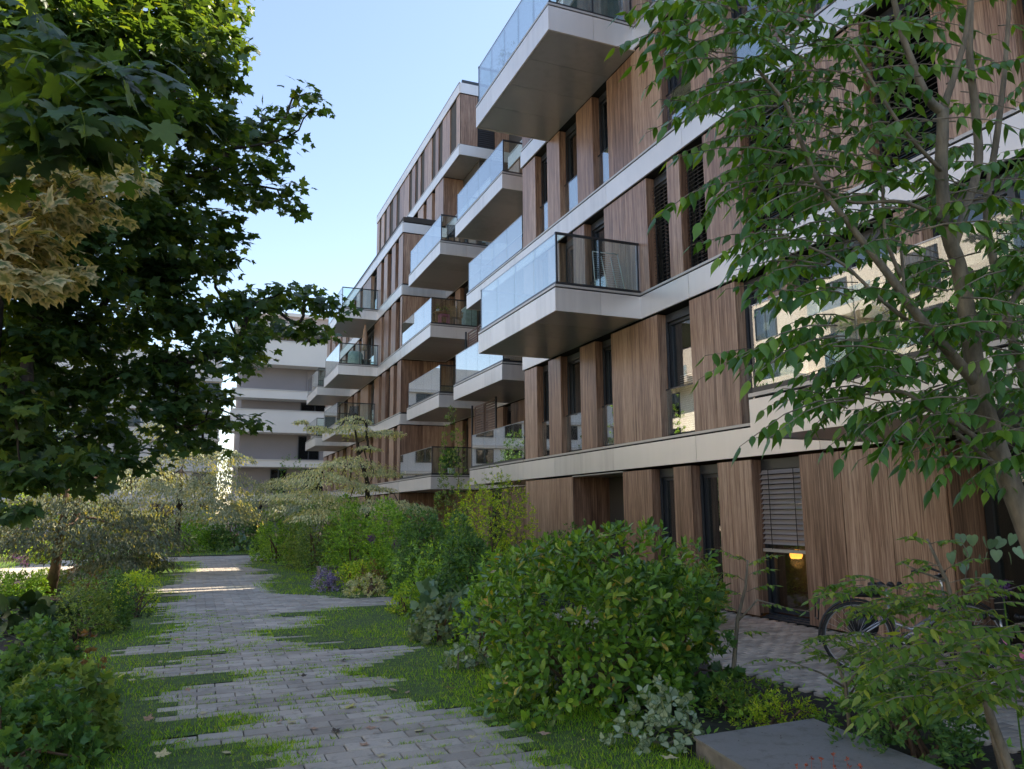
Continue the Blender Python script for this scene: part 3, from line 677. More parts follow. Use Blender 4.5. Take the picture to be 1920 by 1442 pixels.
def balcony(x0, x1, y0, y1, lv, sides='fne', zb=None, zt=None, depth_z=None, gj=None, fj=None, post=True, rail='rail', tall=1.07, sof=True, fr=True, farrail=False):
    """cantilevered balcony x0 (front) .. x1 (wall), y0 (near end) .. y1 (far end); sides with glass: f front, n near end, e far end"""
    zb = ZB[lv] if zb is None else zb; zt = ZT[lv] if zt is None else zt
    slab = MB().box(x0+.05, x1, y0+.05, y1-.05, zb+.03, zt-.03).build('balcony', M['dark'], B)
    L = y1-y0; nj = fj or max(2, int(round(L/1.35)))
    fi = .006
    for i in range(nj):
        a, b = y0+L*i/nj+(fi/2 if i else 0), y0+L*(i+1)/nj-(fi/2 if i < nj-1 else 0)
        bx('fascia_panel', M['band'], slab, x0, x0+.04, a, b, zb, zt-.075)
    W = x1-x0; ne = max(1, int(round(W/1.05)))
    for i in range(ne):
        a, b = x0+.042+(W-.042)*i/ne+(fi/2 if i else 0), x0+.042+(W-.042)*(i+1)/ne-fi/2
        bx('fascia_panel', M['band'], slab, a, b, y0, y0+.04, zb, zt-.075); bx('fascia_panel', M['band'], slab, a, b, y1-.04, y1, zb, zt-.075)
    bx('cap', M['cap'], slab, x0-.004, x1, y0-.004, y1+.004, zt-.045, zt)
    if sof:
        ns = max(2, int(round(L/1.05)))
        for i in range(ns):
            a, b = y0+.045+(L-.09)*i/ns, y0+.045+(L-.09)*(i+1)/ns-.008
            bx('soffit_panel', M['soffit'], slab, x0+.055, x1-.004, a, b, zb+.012, zb+.026)
    g0, g1 = zt+.05, zt+tall
    ng = gj or max(2, int(round(L/1.12)))
    if 'f' in sides:
        for i in range(ng):
            a, b = y0+.06+(L-.12)*i/ng+.006, y0+.06+(L-.12)*(i+1)/ng-.006
            bx('glass_pane', M['glass'], slab, x0+.055, x0+.067, a, b, g0, g1)
        bx('base_channel', M['rail'], slab, x0+.035, x0+.09, y0+.04, y1-.04, zt, g0+.02)
        bx('handrail', M['railfar'] if not farrail else M['rail'], slab, x0+.050, x0+.072, y0+.05, y1-.05, g1, g1+.012)
    if 'f' in sides:
        for i in range(1, ng): bx('post', M['rail'], slab, x0+.075, x0+.10, y0+.06+(L-.12)*i/ng-.011, y0+.06+(L-.12)*i/ng+.011, zt, g1-.01)
    for key, ye, sgn in (('n', y0, 1), ('e', y1, -1)):
        if key not in sides: continue
        yy_ = ye+sgn*.06; ng2 = 2
        for i in range(ng2):
            a, b = x0+.09+(W-.16)*i/ng2+.01, x0+.09+(W-.16)*(i+1)/ng2-.01
            bx('glass_pane', M['glass'], slab, a, b, yy_-.006, yy_+.006, g0, g1-.02)
        rl = MB().box(x0+.045, x1-.01, yy_-.022, yy_+.022, g1-.02, g1+.025).box(x0+.05, x1-.01, yy_-.03, yy_+.03, zt, g0+.015)
        rl.box(x0+.05, x0+.085, yy_-.018, yy_+.018, zt, g1).box(x1-.06, x1-.03, yy_-.018, yy_+.018, zt, g1).box(x0+.05+W/2-.012, x0+.05+W/2+.012, yy_-.012, yy_+.012, zt, g1)
        rl.build('railing', M[rail], slab)
    return slab
balcony(6.32, XF, 13.2, 17.68, 2, gj=4, fj=5)
balcony(6.23, XF, 13.12, 17.6, 4, gj=5, fj=4, zb=11.50, zt=12.12)
balcony(6.11, XF, 1.0, 7.42, 1, gj=4, fj=4, zb=2.515, zt=3.05)
balcony(6.2, XF, 2.2, 6.9, 3, gj=4, fj=4)
# ---- recess between the wings: wall x=10.40, y 19.4..33.6, loggia balconies flush with the facade
for lv in range(0, 4):
    ops = {0: [(21.0,23.0),(26.5,28)], 1: [(22.3,24.3),(25.6,26.4),(28.0,29.35),(30.36,31.13),(32.2,32.71)]}.get(lv, [(20.6,22.2),(23.6,24.6),(27.98,29.35),(30.36,31.5),(32.2,33.0)])
    storey(XR_, lv, 19.4, 33.6, ops, far=True, styles={0: 'plain'})
    if lv: band(XR_, lv, 19.4, 33.6)
for a, b, o in ((20.9, 25.6, [(21.4,22.2),(23.6,24.6)]), (27.5, 33.6, [(28.2,29.35),(30.36,31.5),(32.2,33.0)])):  # storey left open between these ranges so sun stripes reach the path
    storey(XR_, 4, a, b, o, far=True); band(XR_, 5, a, b)
band(XR_, 4, 19.4, 33.6)
bx('sun_stripe_splitter', M['white'], B, 10.9, 11.3, 19.98, 20.32, 12.0, 16.2)  # unseen mast added in the roof gap to split the sunlight in two
# brown folding shutters in front of the recess wall
def shutter(x, y0, y1, lv):
    mb = MB(); z0_, z1_ = ZT[lv]+.03, ZB[lv+1]-.06; s = MB().box(x, x+.04, y0, y0+.05, z0_, z1_).box(x, x+.04, y1-.05, y1, z0_, z1_).box(x+.001, x+.04, y0+.05, y1-.05, z1_-.06, z1_).box(x+.001, x+.04, y0+.05, y1-.05, z0_, z0_+.06)
    o = s.build('shutter', M['shutter'], B)
    k = int((z1_-z0_-.14)/.09)
    for i in range(k): mb.box(x+.012, x+.03, y0+.05, y1-.05, z0_+.07+i*.09, z0_+.07+i*.09+.066)
    mb.build('slats', M['shutter'], o)["kind"] = "stuff"
for (y0_, y1_, lv) in ((24.4,25.5,1),(25.6,26.6,1),(24.7,26.2,2),(26.3,27.4,2)): shutter(9.35, y0_, y1_, lv)
for (y_, lv) in ((26.75, 1), (24.35, 2), (27.5, 2), (24.3, 1)): bx('post', M['frame'], B, 9.3, 9.36, y_, y_+.06, ZT[lv], ZB[lv+1])
bal_c = balcony(XF-.045, XR_, 21.0, 25.7, 2, gj=4)
bal_d = balcony(XF-.045, XR_, 27.5, 32.3, 2, gj=4)
bal_e = balcony(XF-.045, XR_, 28.75, 33.56, 3, sides='fn', gj=4)
bal_f = balcony(XF-.045, XR_, 19.45, 24.3, 3, sides='fe', gj=4)
bal_g = balcony(XF-.045, XR_, 27.5, 32.3, 4, gj=4)
bal_h = balcony(XF-.045, XR_, 20.9, 25.6, 4, gj=4)
bal_a = balcony(XF-.045, XR_, 28.5, 33.56, 1, sides='fn', gj=4)
bal_b = balcony(XF-.045, XR_, 19.45, 23.95, 1, sides='fe', gj=4)
# ---- far wing, side wall at y=33.6 and facade beyond
for lv in range(0, 5):
    nz = 2
    for i in range(nz): bx('wood_panel', M['wood'], B, XF+.004+1.05*i, XF+1.048+1.05*i, 33.6, 33.63, ZT[lv]+.012, ZB[lv+1]-.035)
    if lv: bx('fascia_panel', M['band'], B, XF-.005, XR_-.05, 33.552, 33.596, ZB[lv], ZT[lv]-.075)
bx('fascia_panel', M['band'], B, XF-.005, XR_+1.5, 33.552, 33.596, ZB[5], ZT[5]-.075)
bx('roof_edge', M['frame'], B, XF+.25, XU+.3, 33.9, 34.0, ZT[5], ZT[5]+.38); bx('roof_edge', M['frame'], B, XF+.25, XF+.34, 34.0, 48, ZT[5], ZT[5]+.30)
base_far = [(40.77,39.4),(38.22,37.54),(36.73,35.74),(35.06,34.34)]
FAR = {0: [(36.5,35.7),(38.1,37.35),(40.2,39.3)], 1: [(39.94,39.29),(38.1,37.35),(36.48,35.72),(34.85,34.15)],
       2: [(40.9,39.4),(38.22,37.54),(36.73,35.74),(35.06,34.34)], 3: [(42.29,39.62),(37.83,37.27),(36.3,35.73),(34.81,33.95)],
       4: [(40.74,39.25),(38.22,37.53),(36.77,35.85),(35.08,34.44)]}
more = [(43.9,43.0),(45.6,44.9),(48.2,46.9),(50.2,49.5),(52.3,51.2),(54.6,53.8)]
for lv, ops in FAR.items():
    storey(XF, lv, 33.6, 56, ops+more, far=True, styles={0: 'blind', 1: 'blind' if lv in (1, 2) else 'plain'} if lv in (1, 2, 3) else {})
for lv in range(1, 6): band(XF, lv, 33.6, 56, joints=np.arange(36.2, 56, 2.97))
top7 = [(32.5,31.52),(34.38,33.7),(35.56,34.89),(37.69,36.95),(38.78,38.17),(40.1,39.46),(43.06,42.27),(44.86,43.94),(46.32,45.65),(47.72,47.17)]
top6 = [(35.46,34.89),(37.04,36.43),(38.9,38.1),(40.3,39.6),(43.1,42.2),(45.0,44.1),(46.6,45.9)]
storey(XU, 6, 31.0, 48.5, top7, far=True, styles={0: 'blind'}); storey(XU, 5, 33.5, 48.5, top6, far=True)
band(XU, 7, 31.0, 48.5, joints=[36, 40.5, 44.6]); band(XU, 6, 31.0, 48.5, joints=[36, 40.5, 44.6])
for lv in (6, 7): bx('fascia_panel', M['band'], B, XU-.004, XU+6, 30.956, 30.996, ZB[lv], ZT[lv]-.04)
bx('soffit_panel', M['soffit'], B, XU+.01, XU+6, 31.0, 33.5, ZB[6]+.004, ZB[6]+.008)
for i in range(5):
    if i != 1: bx('wood_panel', M['wood'], B, XU+.005+.85*i, XU+.845+.85*i, 31.0, 31.03, ZT[6], ZB[7]-.03)
    bx('wood_panel', M['wood'], B, XU+.005+1.1*i, XU+1.095+1.1*i, 33.5, 33.53, ZT[5]+.02, ZB[6]-.03)
sb = MB()
for i in range(24): sb.box(XU+.87, XU+1.68, 31.05, 31.09, ZT[6]+.03+i*.10, ZT[6]+.09+i*.10)
sb.build('blind', M['blinddark'], B)["kind"] = "stuff"
core2 = MB().box(XU+.05, XU+7, 31.12, 48.45, ZB[6]+.1, ZT[7]-.05); core2.build('interior_upper', M['core'], B)
bx('roof_edge', M['frame'], B, XU+.18, XU+6, 31.25, 31.35, ZT[7], ZT[7]+.30)
# projecting balconies of the far wing
bal_i = balcony(6.38, XF, 38.75, 43.3, 4, gj=4, farrail=True)
bal_j = balcony(6.27, XF, 38.45, 43.1, 3, gj=4, farrail=True)
bal_k = balcony(6.28, XF, 45.8, 50.4, 3, gj=4, farrail=True)
bal_l = balcony(6.32, XF, 38.95, 43.4, 2, gj=4, farrail=True)
balcony(6.3, XF, 46.0, 50.4, 2, gj=4, farrail=True)
dk.build('backing', M['dark'], B)

# ---- light venetian blind behind the glass of the wide first floor window
ib = MB()
for i in range(26):
    z = ZT[1]+.16+i*.042; ib.add([(XF+.40, 11.68, z-.008), (XF+.40, 12.58, z-.008), (XF+.425, 12.58, z+.010), (XF+.425, 11.68, z+.010)], [(0,1,2,3)])
ib.build('inner_blind', M['whitep'], B)["kind"] = "stuff"
# ---- lamp seen through the ground floor window
lp = thing('ceiling_lamp', (8.95, 9.95, 0.955), 'small glowing orange lamp seen inside the ground floor window under the half lowered blind', 'lamp')
lm, lt, lb = mat('lamp_glow'); lb.inputs["Emission Color"].default_value = (1.0, 0.36, 0.05, 1); lb.inputs["Emission Strength"].default_value = 1.6; lb.inputs["Base Color"].default_value = (0.8,0.4,0.1,1)
MB().lathe((8.95, 9.95, 0.955), [(0.001,.075),(.06,.07),(.095,.02),(.10,-.02),(.08,-.065),(.001,-.07)], 18).build('lamp_shade', lm, lp, True)
MB().tube([(8.95, 9.95, 1.02), (8.95, 9.95, 2.4)], .006, 5).build('cord', M['black'], lp)
ld = bpy.data.lights.new('lamp', 'POINT'); ld.energy = 4; ld.color = (1, .45, .12); ld.shadow_soft_size = .1
lo = bpy.data.objects.new('lamp_light', ld); C.objects.link(lo); lo.parent = lp; lo.location = (-.0, 0, -.12)

# ================================================================== OTHER BUILDINGS
def block(name, label, z_levels):
    pass
W70 = thing('white_apartment_building', (9, 70, 0), 'pale apartment block with long white balcony parapets standing across the end of the courtyard', 'building')
def wbands(root, Y, x0, x1, levels, roof, wallmat='taupe', setb=1.7, xedge=.9):
    mb = MB().box(x0+xedge, x1, Y+setb, Y+14, -.03, roof); mb.build('wall', M[wallmat], root)
    for zb_, zt_ in levels:
        MB().box(x0, x1, Y, Y+setb+.5, zb_, zt_-.09).build('parapet', M['white'], root)
        bx('coping', M['cap'], root, x0-.03, x1, Y-.04, Y+.3, zt_-.09, zt_)
wbands(W70, 70, 2.4, 26, [(2.7,3.3),(5.6,6.25),(8.6,10.6),(11.6,12.4),(14.65,16.85),(17.6,18.4)], 19.5)
def fwin(root, x0, x1, Y, z0_, z1_, mt='pane', mull=1):
    f = MB().box(x0, x0+.08, Y-.06, Y, z0_, z1_).box(x1-.08, x1, Y-.06, Y, z0_, z1_).box(x0+.08, x1-.08, Y-.06, Y, z1_-.08, z1_).box(x0+.08, x1-.08, Y-.06, Y, z0_, z0_+.08)
    for k in range(1, mull+1):
        xm = x0+(x1-x0)*k/(mull+1); f.box(xm-.05, xm+.05, Y-.062, Y, z0_+.08, z1_-.08)
    w_ = f.build('window', M['frame'], root); bx('pane', M[mt], w_, x0+.08, x1-.08, Y-.03, Y-.02, z0_+.08, z1_-.08); return w_
for (a, b, z0_, z1_) in ((8.3,10.2,6.35,8.5),(8.4,11,10.6,11.55),(12.0,14,6.35,8.5),(6,7.4,3.4,5.5),(9,11.5,3.4,5.5),(14,17,12.5,14.6),(15,17.5,6.3,8.5),(8.6,11.6,16.9,17.6)): fwin(W70, a, b, 71.69, z0_, z1_)
for (a, z0_, z1_) in ((8.9,12.5,14.5),): 
    for k in range(4): bx('shutter_panel', M['shutter'] if False else M['taupe'], W70, a+k*.62, a+k*.62+.58, 71.62, 71.68, z0_, z1_)
bx('roof_edge', M['cap'], W70, 3.2, 26.2, 71.4, 84.2, 19.5, 19.8)
# building further left and behind
LB = thing('cream_apartment_building', (-12, 82, 0), 'cream apartment block seen through gaps in the dark maple behind the variegated trees', 'building')
MB().box(-48, 1.8, 82, 96, -.03, 17.6).build('wall', M['white'], LB)
for z_ in (2.7, 5.7, 8.7, 11.7, 14.7): bx('ledge', M['cap'], LB, -48.1, 1.9, 81.7, 82, z_, z_+.35)
for k in range(14):
    for fl in range(5): fwin(LB, -46+k*3.5, -43.9+k*3.5, 81.99, .6+fl*3+.35, 2.6+fl*3+.0, 'pane', 1)
# opposite side of the courtyard: faces the sun, seen only as reflections and through the leaves
OB = thing('courtyard_apartment_building', (-21, 30, 0), 'sunlit cream apartment block along the left side of the courtyard behind the trees', 'building')
MB().box(-34, -21, -12, 66, -.03, 15.2).build('wall', M['cream'], OB)
bx('roof_storey', M['taupe'], OB, -33, -24, -8, 60, 15.2, 18.0)
for fl in range(5):
    for k in range(13):
        y_ = -9+k*5.8; z_ = .4+fl*3.02
        f = MB().box(-21, -20.93, y_, y_+.09, z_, z_+2.1).box(-21, -20.93, y_+1.91, y_+2.0, z_, z_+2.1).box(-21, -20.93, y_+.09, y_+1.91, z_+2.02, z_+2.1).box(-21, -20.93, y_+.95, y_+1.05, z_, z_+2.02)
        w_ = f.build('window', M['frame'], OB); bx('pane', M['pane'], w_, -20.98, -20.96, y_+.09, y_+1.91, z_, z_+2.02)
    for k in range(6):
        y_ = -6.3+k*11.6+(fl % 2)*5.8
        if fl: bx('balcony', M['cream'], OB, -21, -19.3, y_, y_+4.6, fl*3.02-.15, fl*3.02+.35)
        if fl: bx('balustrade', M['glass'], OB, -19.36, -19.34, y_+.05, y_+4.55, fl*3.02+.36, fl*3.02+1.25)

# ================================================================== THINGS ON THE BALCONIES
def rot2(p, a): return (p[0]*math.cos(a)-p[1]*math.sin(a), p[0]*math.sin(a)+p[1]*math.cos(a))
zt2 = ZT[2]
dr = thing('drying_rack', (7.85, 13.75, zt2), 'white wire drying rack folded upright behind the glass of the projecting second floor balcony', 'drying rack')
a = MB(); b0 = (7.45, 8.15)
for dx_, yb, yt in ((0, 13.55, 13.75), (.68, 13.5, 13.72)): a.tube([(7.42+dx_, yb, zt2+.01), (7.47+dx_*.85, yt, zt2+.98)], .011, 6)
a.tube([(7.47, 13.75, zt2+.98), (8.05, 13.72, zt2+.98)], .011, 6); a.tube([(7.42, 13.6, zt2+.12), (8.10, 13.55, zt2+.12)], .009, 6)
a.build('frame', M['whitep'], dr, True)
a = MB()
for i in range(17): z = zt2+.16+i*.05; a.tube([(7.44, 13.60+i*.008, z), (8.08-.002*i, 13.57+i*.008, z)], .0035, 4)
a.build('wires', M['steel'], dr); a = MB()
for dx_ in (.2, .42): a.tube([(7.44+dx_, 13.42, zt2+.01), (7.48+dx_, 13.76, zt2+.90)], .010, 6)
a.build('stay', M['whitep'], dr, True)
def garden_chair(x, y, z, ang, label, mt='teak', sc_=1.0):
    t = thing('garden_chair', (x, y, z), label, 'chair')
    T = lambda p: (x+rot2((p[0]*sc_, p[1]*sc_), ang)[0], y+rot2((p[0]*sc_, p[1]*sc_), ang)[1], z+p[2]*sc_)
    for sx in (-.24, .24):
        MB().tube([T((sx,.28,0)), T((sx,-.05,.42)), T((sx,-.28,1.08))], .018, 6).build('leg', M[mt], t)
        MB().tube([T((sx*.93,-.30,0)), T((sx*.93,.22,.46))], .018, 6).build('leg', M[mt], t)
        MB().tube([T((sx*1.08,-.14,.64)), T((sx*1.08,.28,.66)), T((sx*1.05,.20,.44))], .018, 6).build('armrest', M[mt], t)
    for i in range(9):
        z_ = .50+i*.062; yy_ = -.08-(z_-.45)*.31
        q = MB(); c8 = [T((-.22,yy_,z_)), T((.22,yy_,z_)), T((.22,yy_-.016,z_+.048)), T((-.22,yy_-.016,z_+.048)), T((-.22,yy_-.018,z_)), T((.22,yy_-.018,z_)), T((.22,yy_-.034,z_+.048)), T((-.22,yy_-.034,z_+.048))]
        q.add(c8, [(0,1,2,3),(7,6,5,4),(0,4,5,1),(3,2,6,7),(0,3,7,4),(1,5,6,2)]); q.build('back_slat', M[mt], t)
    for i in range(5):
        yy_ = -.06+i*.065; q = MB(); c8 = [T((-.22,yy_,.43)), T((.22,yy_,.43)), T((.22,yy_+.05,.435)), T((-.22,yy_+.05,.435)), T((-.22,yy_,.45)), T((.22,yy_,.45)), T((.22,yy_+.05,.455)), T((-.22,yy_+.05,.455))]
        q.add(c8, [(3,2,1,0),(4,5,6,7),(0,1,5,4),(2,3,7,6),(1,2,6,5),(3,0,4,7)]); q.build('seat_slat', M[mt], t)
    return t
z3 = ZT[3]
garden_chair(9.45, 29.35, z3, math.radians(185), 'reclining slatted wooden chair behind the glass of the recessed third floor balcony')
garden_chair(9.0, 28.1, ZT[4], math.radians(170), 'dark chair behind the end glass of the fourth floor recessed balcony', 'black')
garden_chair(7.3, 39.8, ZT[2], math.radians(150), 'dark chair on the lowest projecting balcony of the far wing', 'black')
pt = thing('plant_shelf', (8.95, 29.6, z3), 'dark wooden shelf crowded with small potted plants beside the slatted chair', 'shelf')
bx('top_board', M['teak'], pt, 8.62, 9.22, 29.35, 29.75, z3+.66, z3+.69); bx('lower_board', M['teak'], pt, 8.62, 9.22, 29.36, 29.74, z3+.25, z3+.28)
for sx in (8.63, 9.18):
    for sy in (29.36, 29.71): bx('leg', M['teak'], pt, sx, sx+.035, sy, sy+.035, z3, z3+.66)
def pot(x, y, z, r, h, mt, label, leafmt='mid', n=120, ls=.06, ph=.35, pr=.2, seed=1, proto=None, cat='potted plant', group=None):
    t = thing('potted_plant', (x, y, z), label, cat, group)
    MB().lathe((x, y, z), [(.001,0),(r*.78,0),(r,h),(r*.9,h),(r*.88,h*.85),(.001,h*.85)], 16).build('pot', M[mt], t, True)
    shrub('plant', (x, y), pr, pr, ph, n, ls, proto or L_OVATE, M[leafmt], None, None, root=t, z0=z+h*.9, stems=5, seed=seed, low=-.3)
    return t
pot(8.78, 29.5, z3+.69, .07, .12, 'whitep', 'small leafy plant in a white pot on the left end of the dark balcony shelf', seed=3, ph=.25, pr=.12, n=60, ls=.05)
pot(9.06, 29.5, z3+.69, .08, .10, 'teak', 'small leafy plant in a brown pot on the right end of the dark balcony shelf', seed=4, ph=.22, pr=.16, n=70, ls=.05)
pc = thing('child_table', (8.95, 29.05, z3), 'pink plastic child table standing under the plant shelf on the third floor balcony', 'table')
bx('tabletop', M['pink'], pc, 8.72, 9.12, 28.93, 29.25, z3+.44, z3+.48)
for sx in (8.73, 9.07):
    for sy in (28.94, 29.20): bx('leg', M['pink'], pc, sx, sx+.04, sy, sy+.04, z3, z3+.44)
cb = thing('storage_cabinet', (10.05, 29.3, z3), 'pale green storage cabinet at the wall end of the third floor balcony', 'cabinet')
bx('body', M['cover'], cb, 9.83, 10.30, 29.0, 29.55, z3+.02, z3+.86); bx('lid', M['whitep'], cb, 9.81, 10.32, 28.98, 29.57, z3+.86, z3+.90); bx('door_edge', M['frame'], cb, 10.06, 10.075, 28.994, 28.999, z3+.04, z3+.84)
# folded parasol and covered grill on the far wing balcony
zj = ZT[3]; pa = thing('folded_parasol', (7.75, 39.3, zj), 'folded beige parasol standing on the far balcony beside a covered grill', 'parasol')
MB().tube([(7.75, 39.3, zj), (7.75, 39.3, zj+2.35)], .02, 6).build('pole', M['frame'], pa)
MB().lathe((7.75, 39.3, zj), [(.03,2.33),(.09,2.0),(.13,1.5),(.08,1.25),(.16,.95),(.03,.93)], 12).build('canopy', M['cloth'], pa, True)
gr = thing('covered_grill', (7.1, 39.1, zj), 'box shaped balcony grill under a pale green cover behind the glass of the far balcony', 'grill')
MB().lathe((7.25, 39.15, zj), [(.36,0),(.40,.25),(.38,.68),(.30,.80),(.001,.84)], 8).build('cover', M['cover'], gr, True)
cr = thing('storage_crate', (7.72, 38.95, zj), 'dark crate standing between the covered grill and the wall on the far balcony', 'crate')
q = MB().box(7.58, 7.98, 38.85, 39.15, zj+.01, zj+.34).box(7.56, 8.0, 38.83, 39.17, zj+.341, zj+.37); q.build('body', M['black'], cr)
# olive in a pot and tarpaulin on the topmost balcony
z4 = 12.12
pot(6.75, 16.75, z4, .17, .32, 'black', 'bushy olive plant in a dark pot behind the glass of the topmost balcony', 'olive', 420, .07, 1.1, .42, 8, L_ELL)
tp = thing('tarpaulin_cover', (7.4, 13.6, z4), 'crumpled grey tarpaulin over furniture at the near end of the topmost balcony', 'cover')
g = np.random.default_rng(5); q = MB(); nx, ny = 16, 8; vs = []
for j in range(ny):
    for i in range(nx):
        x_ = 6.7+1.35*i/(nx-1); zz_ = z4+1.0*(1-j/(ny-1))+.03; vs.append((x_+g.normal()*.012, 13.36-.05*j/(ny-1)+g.normal()*.03-.02*math.sin(i*1.3), zz_ if j < ny-1 else z4+.005))
for i in range(nx): vs.append((6.7+1.35*i/(nx-1), 14.1, z4+.95+g.normal()*.03))
fs = [(j*nx+i, j*nx+i+1, (j+1)*nx+i+1, (j+1)*nx+i) for j in range(ny-1) for i in range(nx-1)]+[(ny*nx+i, ny*nx+i+1, i+1, i) for i in range(nx-1)]
q.add(vs, fs); q.build('sheet', M['tarp'], tp, True)
# right hand first floor balcony: wicker chairs, pots
z1_ = ZT[1]
def wicker_chair(x, y, z, ang, label):
    t = thing('wicker_chair', (x, y, z), label, 'chair', 'wicker armchairs on the first floor balcony')
    T = lambda p: (x+rot2(p, ang)[0], y+rot2(p, ang)[1], z+p[2])
    for a in range(4):
        th = math.pi/4+a*math.pi/2; MB().tube([T((.25*math.cos(th), .25*math.sin(th), 0)), T((.21*math.cos(th), .21*math.sin(th), .40))], .014, 6).build('leg', M['wicker'], t)
    MB().lathe((x, y, z), [(.001,.40),(.26,.40),(.28,.43),(.26,.46),(.001,.46)], 16).build('seat', M['wicker'], t, True)
    rim = [T((.31*math.cos(th), .31*math.sin(th), .92-.26*abs(th-math.pi/2)/1.9)) for th in np.linspace(-.25, math.pi+.25, 15)]
    MB().tube(rim, .020, 7).build('back_rim', M['wicker'], t, True); q = MB()
    for th in np.linspace(-.2, math.pi+.2, 34): q.tube([T((.26*math.cos(th), .26*math.sin(th), .44)), T((.31*math.cos(th), .31*math.sin(th), .91-.26*abs(th-math.pi/2)/1.9))], .006, 4)
    for hz in (.55, .67): q.tube([T((.28*math.cos(th), .28*math.sin(th), hz)) for th in np.linspace(-.2, math.pi+.2, 14)], .007, 4)
    q.build('back_weave', M['wicker'], t)["kind"] = "stuff"
wicker_chair(7.45, 5.35, z1_, math.radians(200), 'wicker armchair behind the right hand balcony glass, left one of the pair')
wicker_chair(7.55, 4.5, z1_, math.radians(150), 'wicker armchair behind the right hand balcony glass, right one beside the tree trunk')
pot(6.95, 6.35, z1_, .19, .36, 'black', 'big round black planter with a small bushy tree on the right hand balcony', 'mid', 260, .06, .65, .30, 12)
pot(6.55, 6.75, z1_, .10, .40, 'black', 'slim black planter with a short plant nearest the balcony corner on the right', 'gold', 90, .06, .30, .18, 13)
bn = thing('balcony_bench', (7.9, 9.0, z1_), 'unused', 'bench'); bpy.data.objects.remove(bn)
pot(9.3, 29.2, ZT[1], .16, .3, 'whitep', 'spiky palm in a white pot on the lowest recessed balcony', 'deep', 90, .42, .75, .28, 14, L_ELL)

# ================================================================== SLAB, STONE, BICYCLES
A = [(3.275,4.757),(4.37,4.79),(4.22,3.3),(3.05,3.3)]
sl = thing('concrete_slab', (3.8, 4.0, 0), 'smooth blue grey concrete platform slab at the bottom right edge of the bed', 'slab')
MB().add([(x, y, .13) for x, y in A]+[(x, y, .112) for x, y in A], [(0,3,2,1),(0,1,5,4),(1,2,6,5),(2,3,7,6),(3,0,4,7)]).build('top', M['slab'], sl)
i_ = [(3.285,4.745),(4.36,4.78),(4.21,3.31),(3.06,3.31)]
MB().add([(x, y, .112) for x, y in i_]+[(x, y, -.03) for x, y in i_], [(0,1,5,4),(1,2,6,5),(2,3,7,6),(3,0,4,7)]).build('edge', M['slabside'], sl)
sb_ = thing('stone_block', (*GND(617,1088)[:2], 0), 'pale stone block half hidden behind the violet catmint', 'block'); g_ = GND(617,1088)
MB().box(g_[0]-.22, g_[0]+.42, g_[1]+.1, g_[1]+.55, 0, .28).box(g_[0]-.24, g_[0]+.44, g_[1]+.08, g_[1]+.57, .281, .32).build('stone', M['slabside'], sb_)
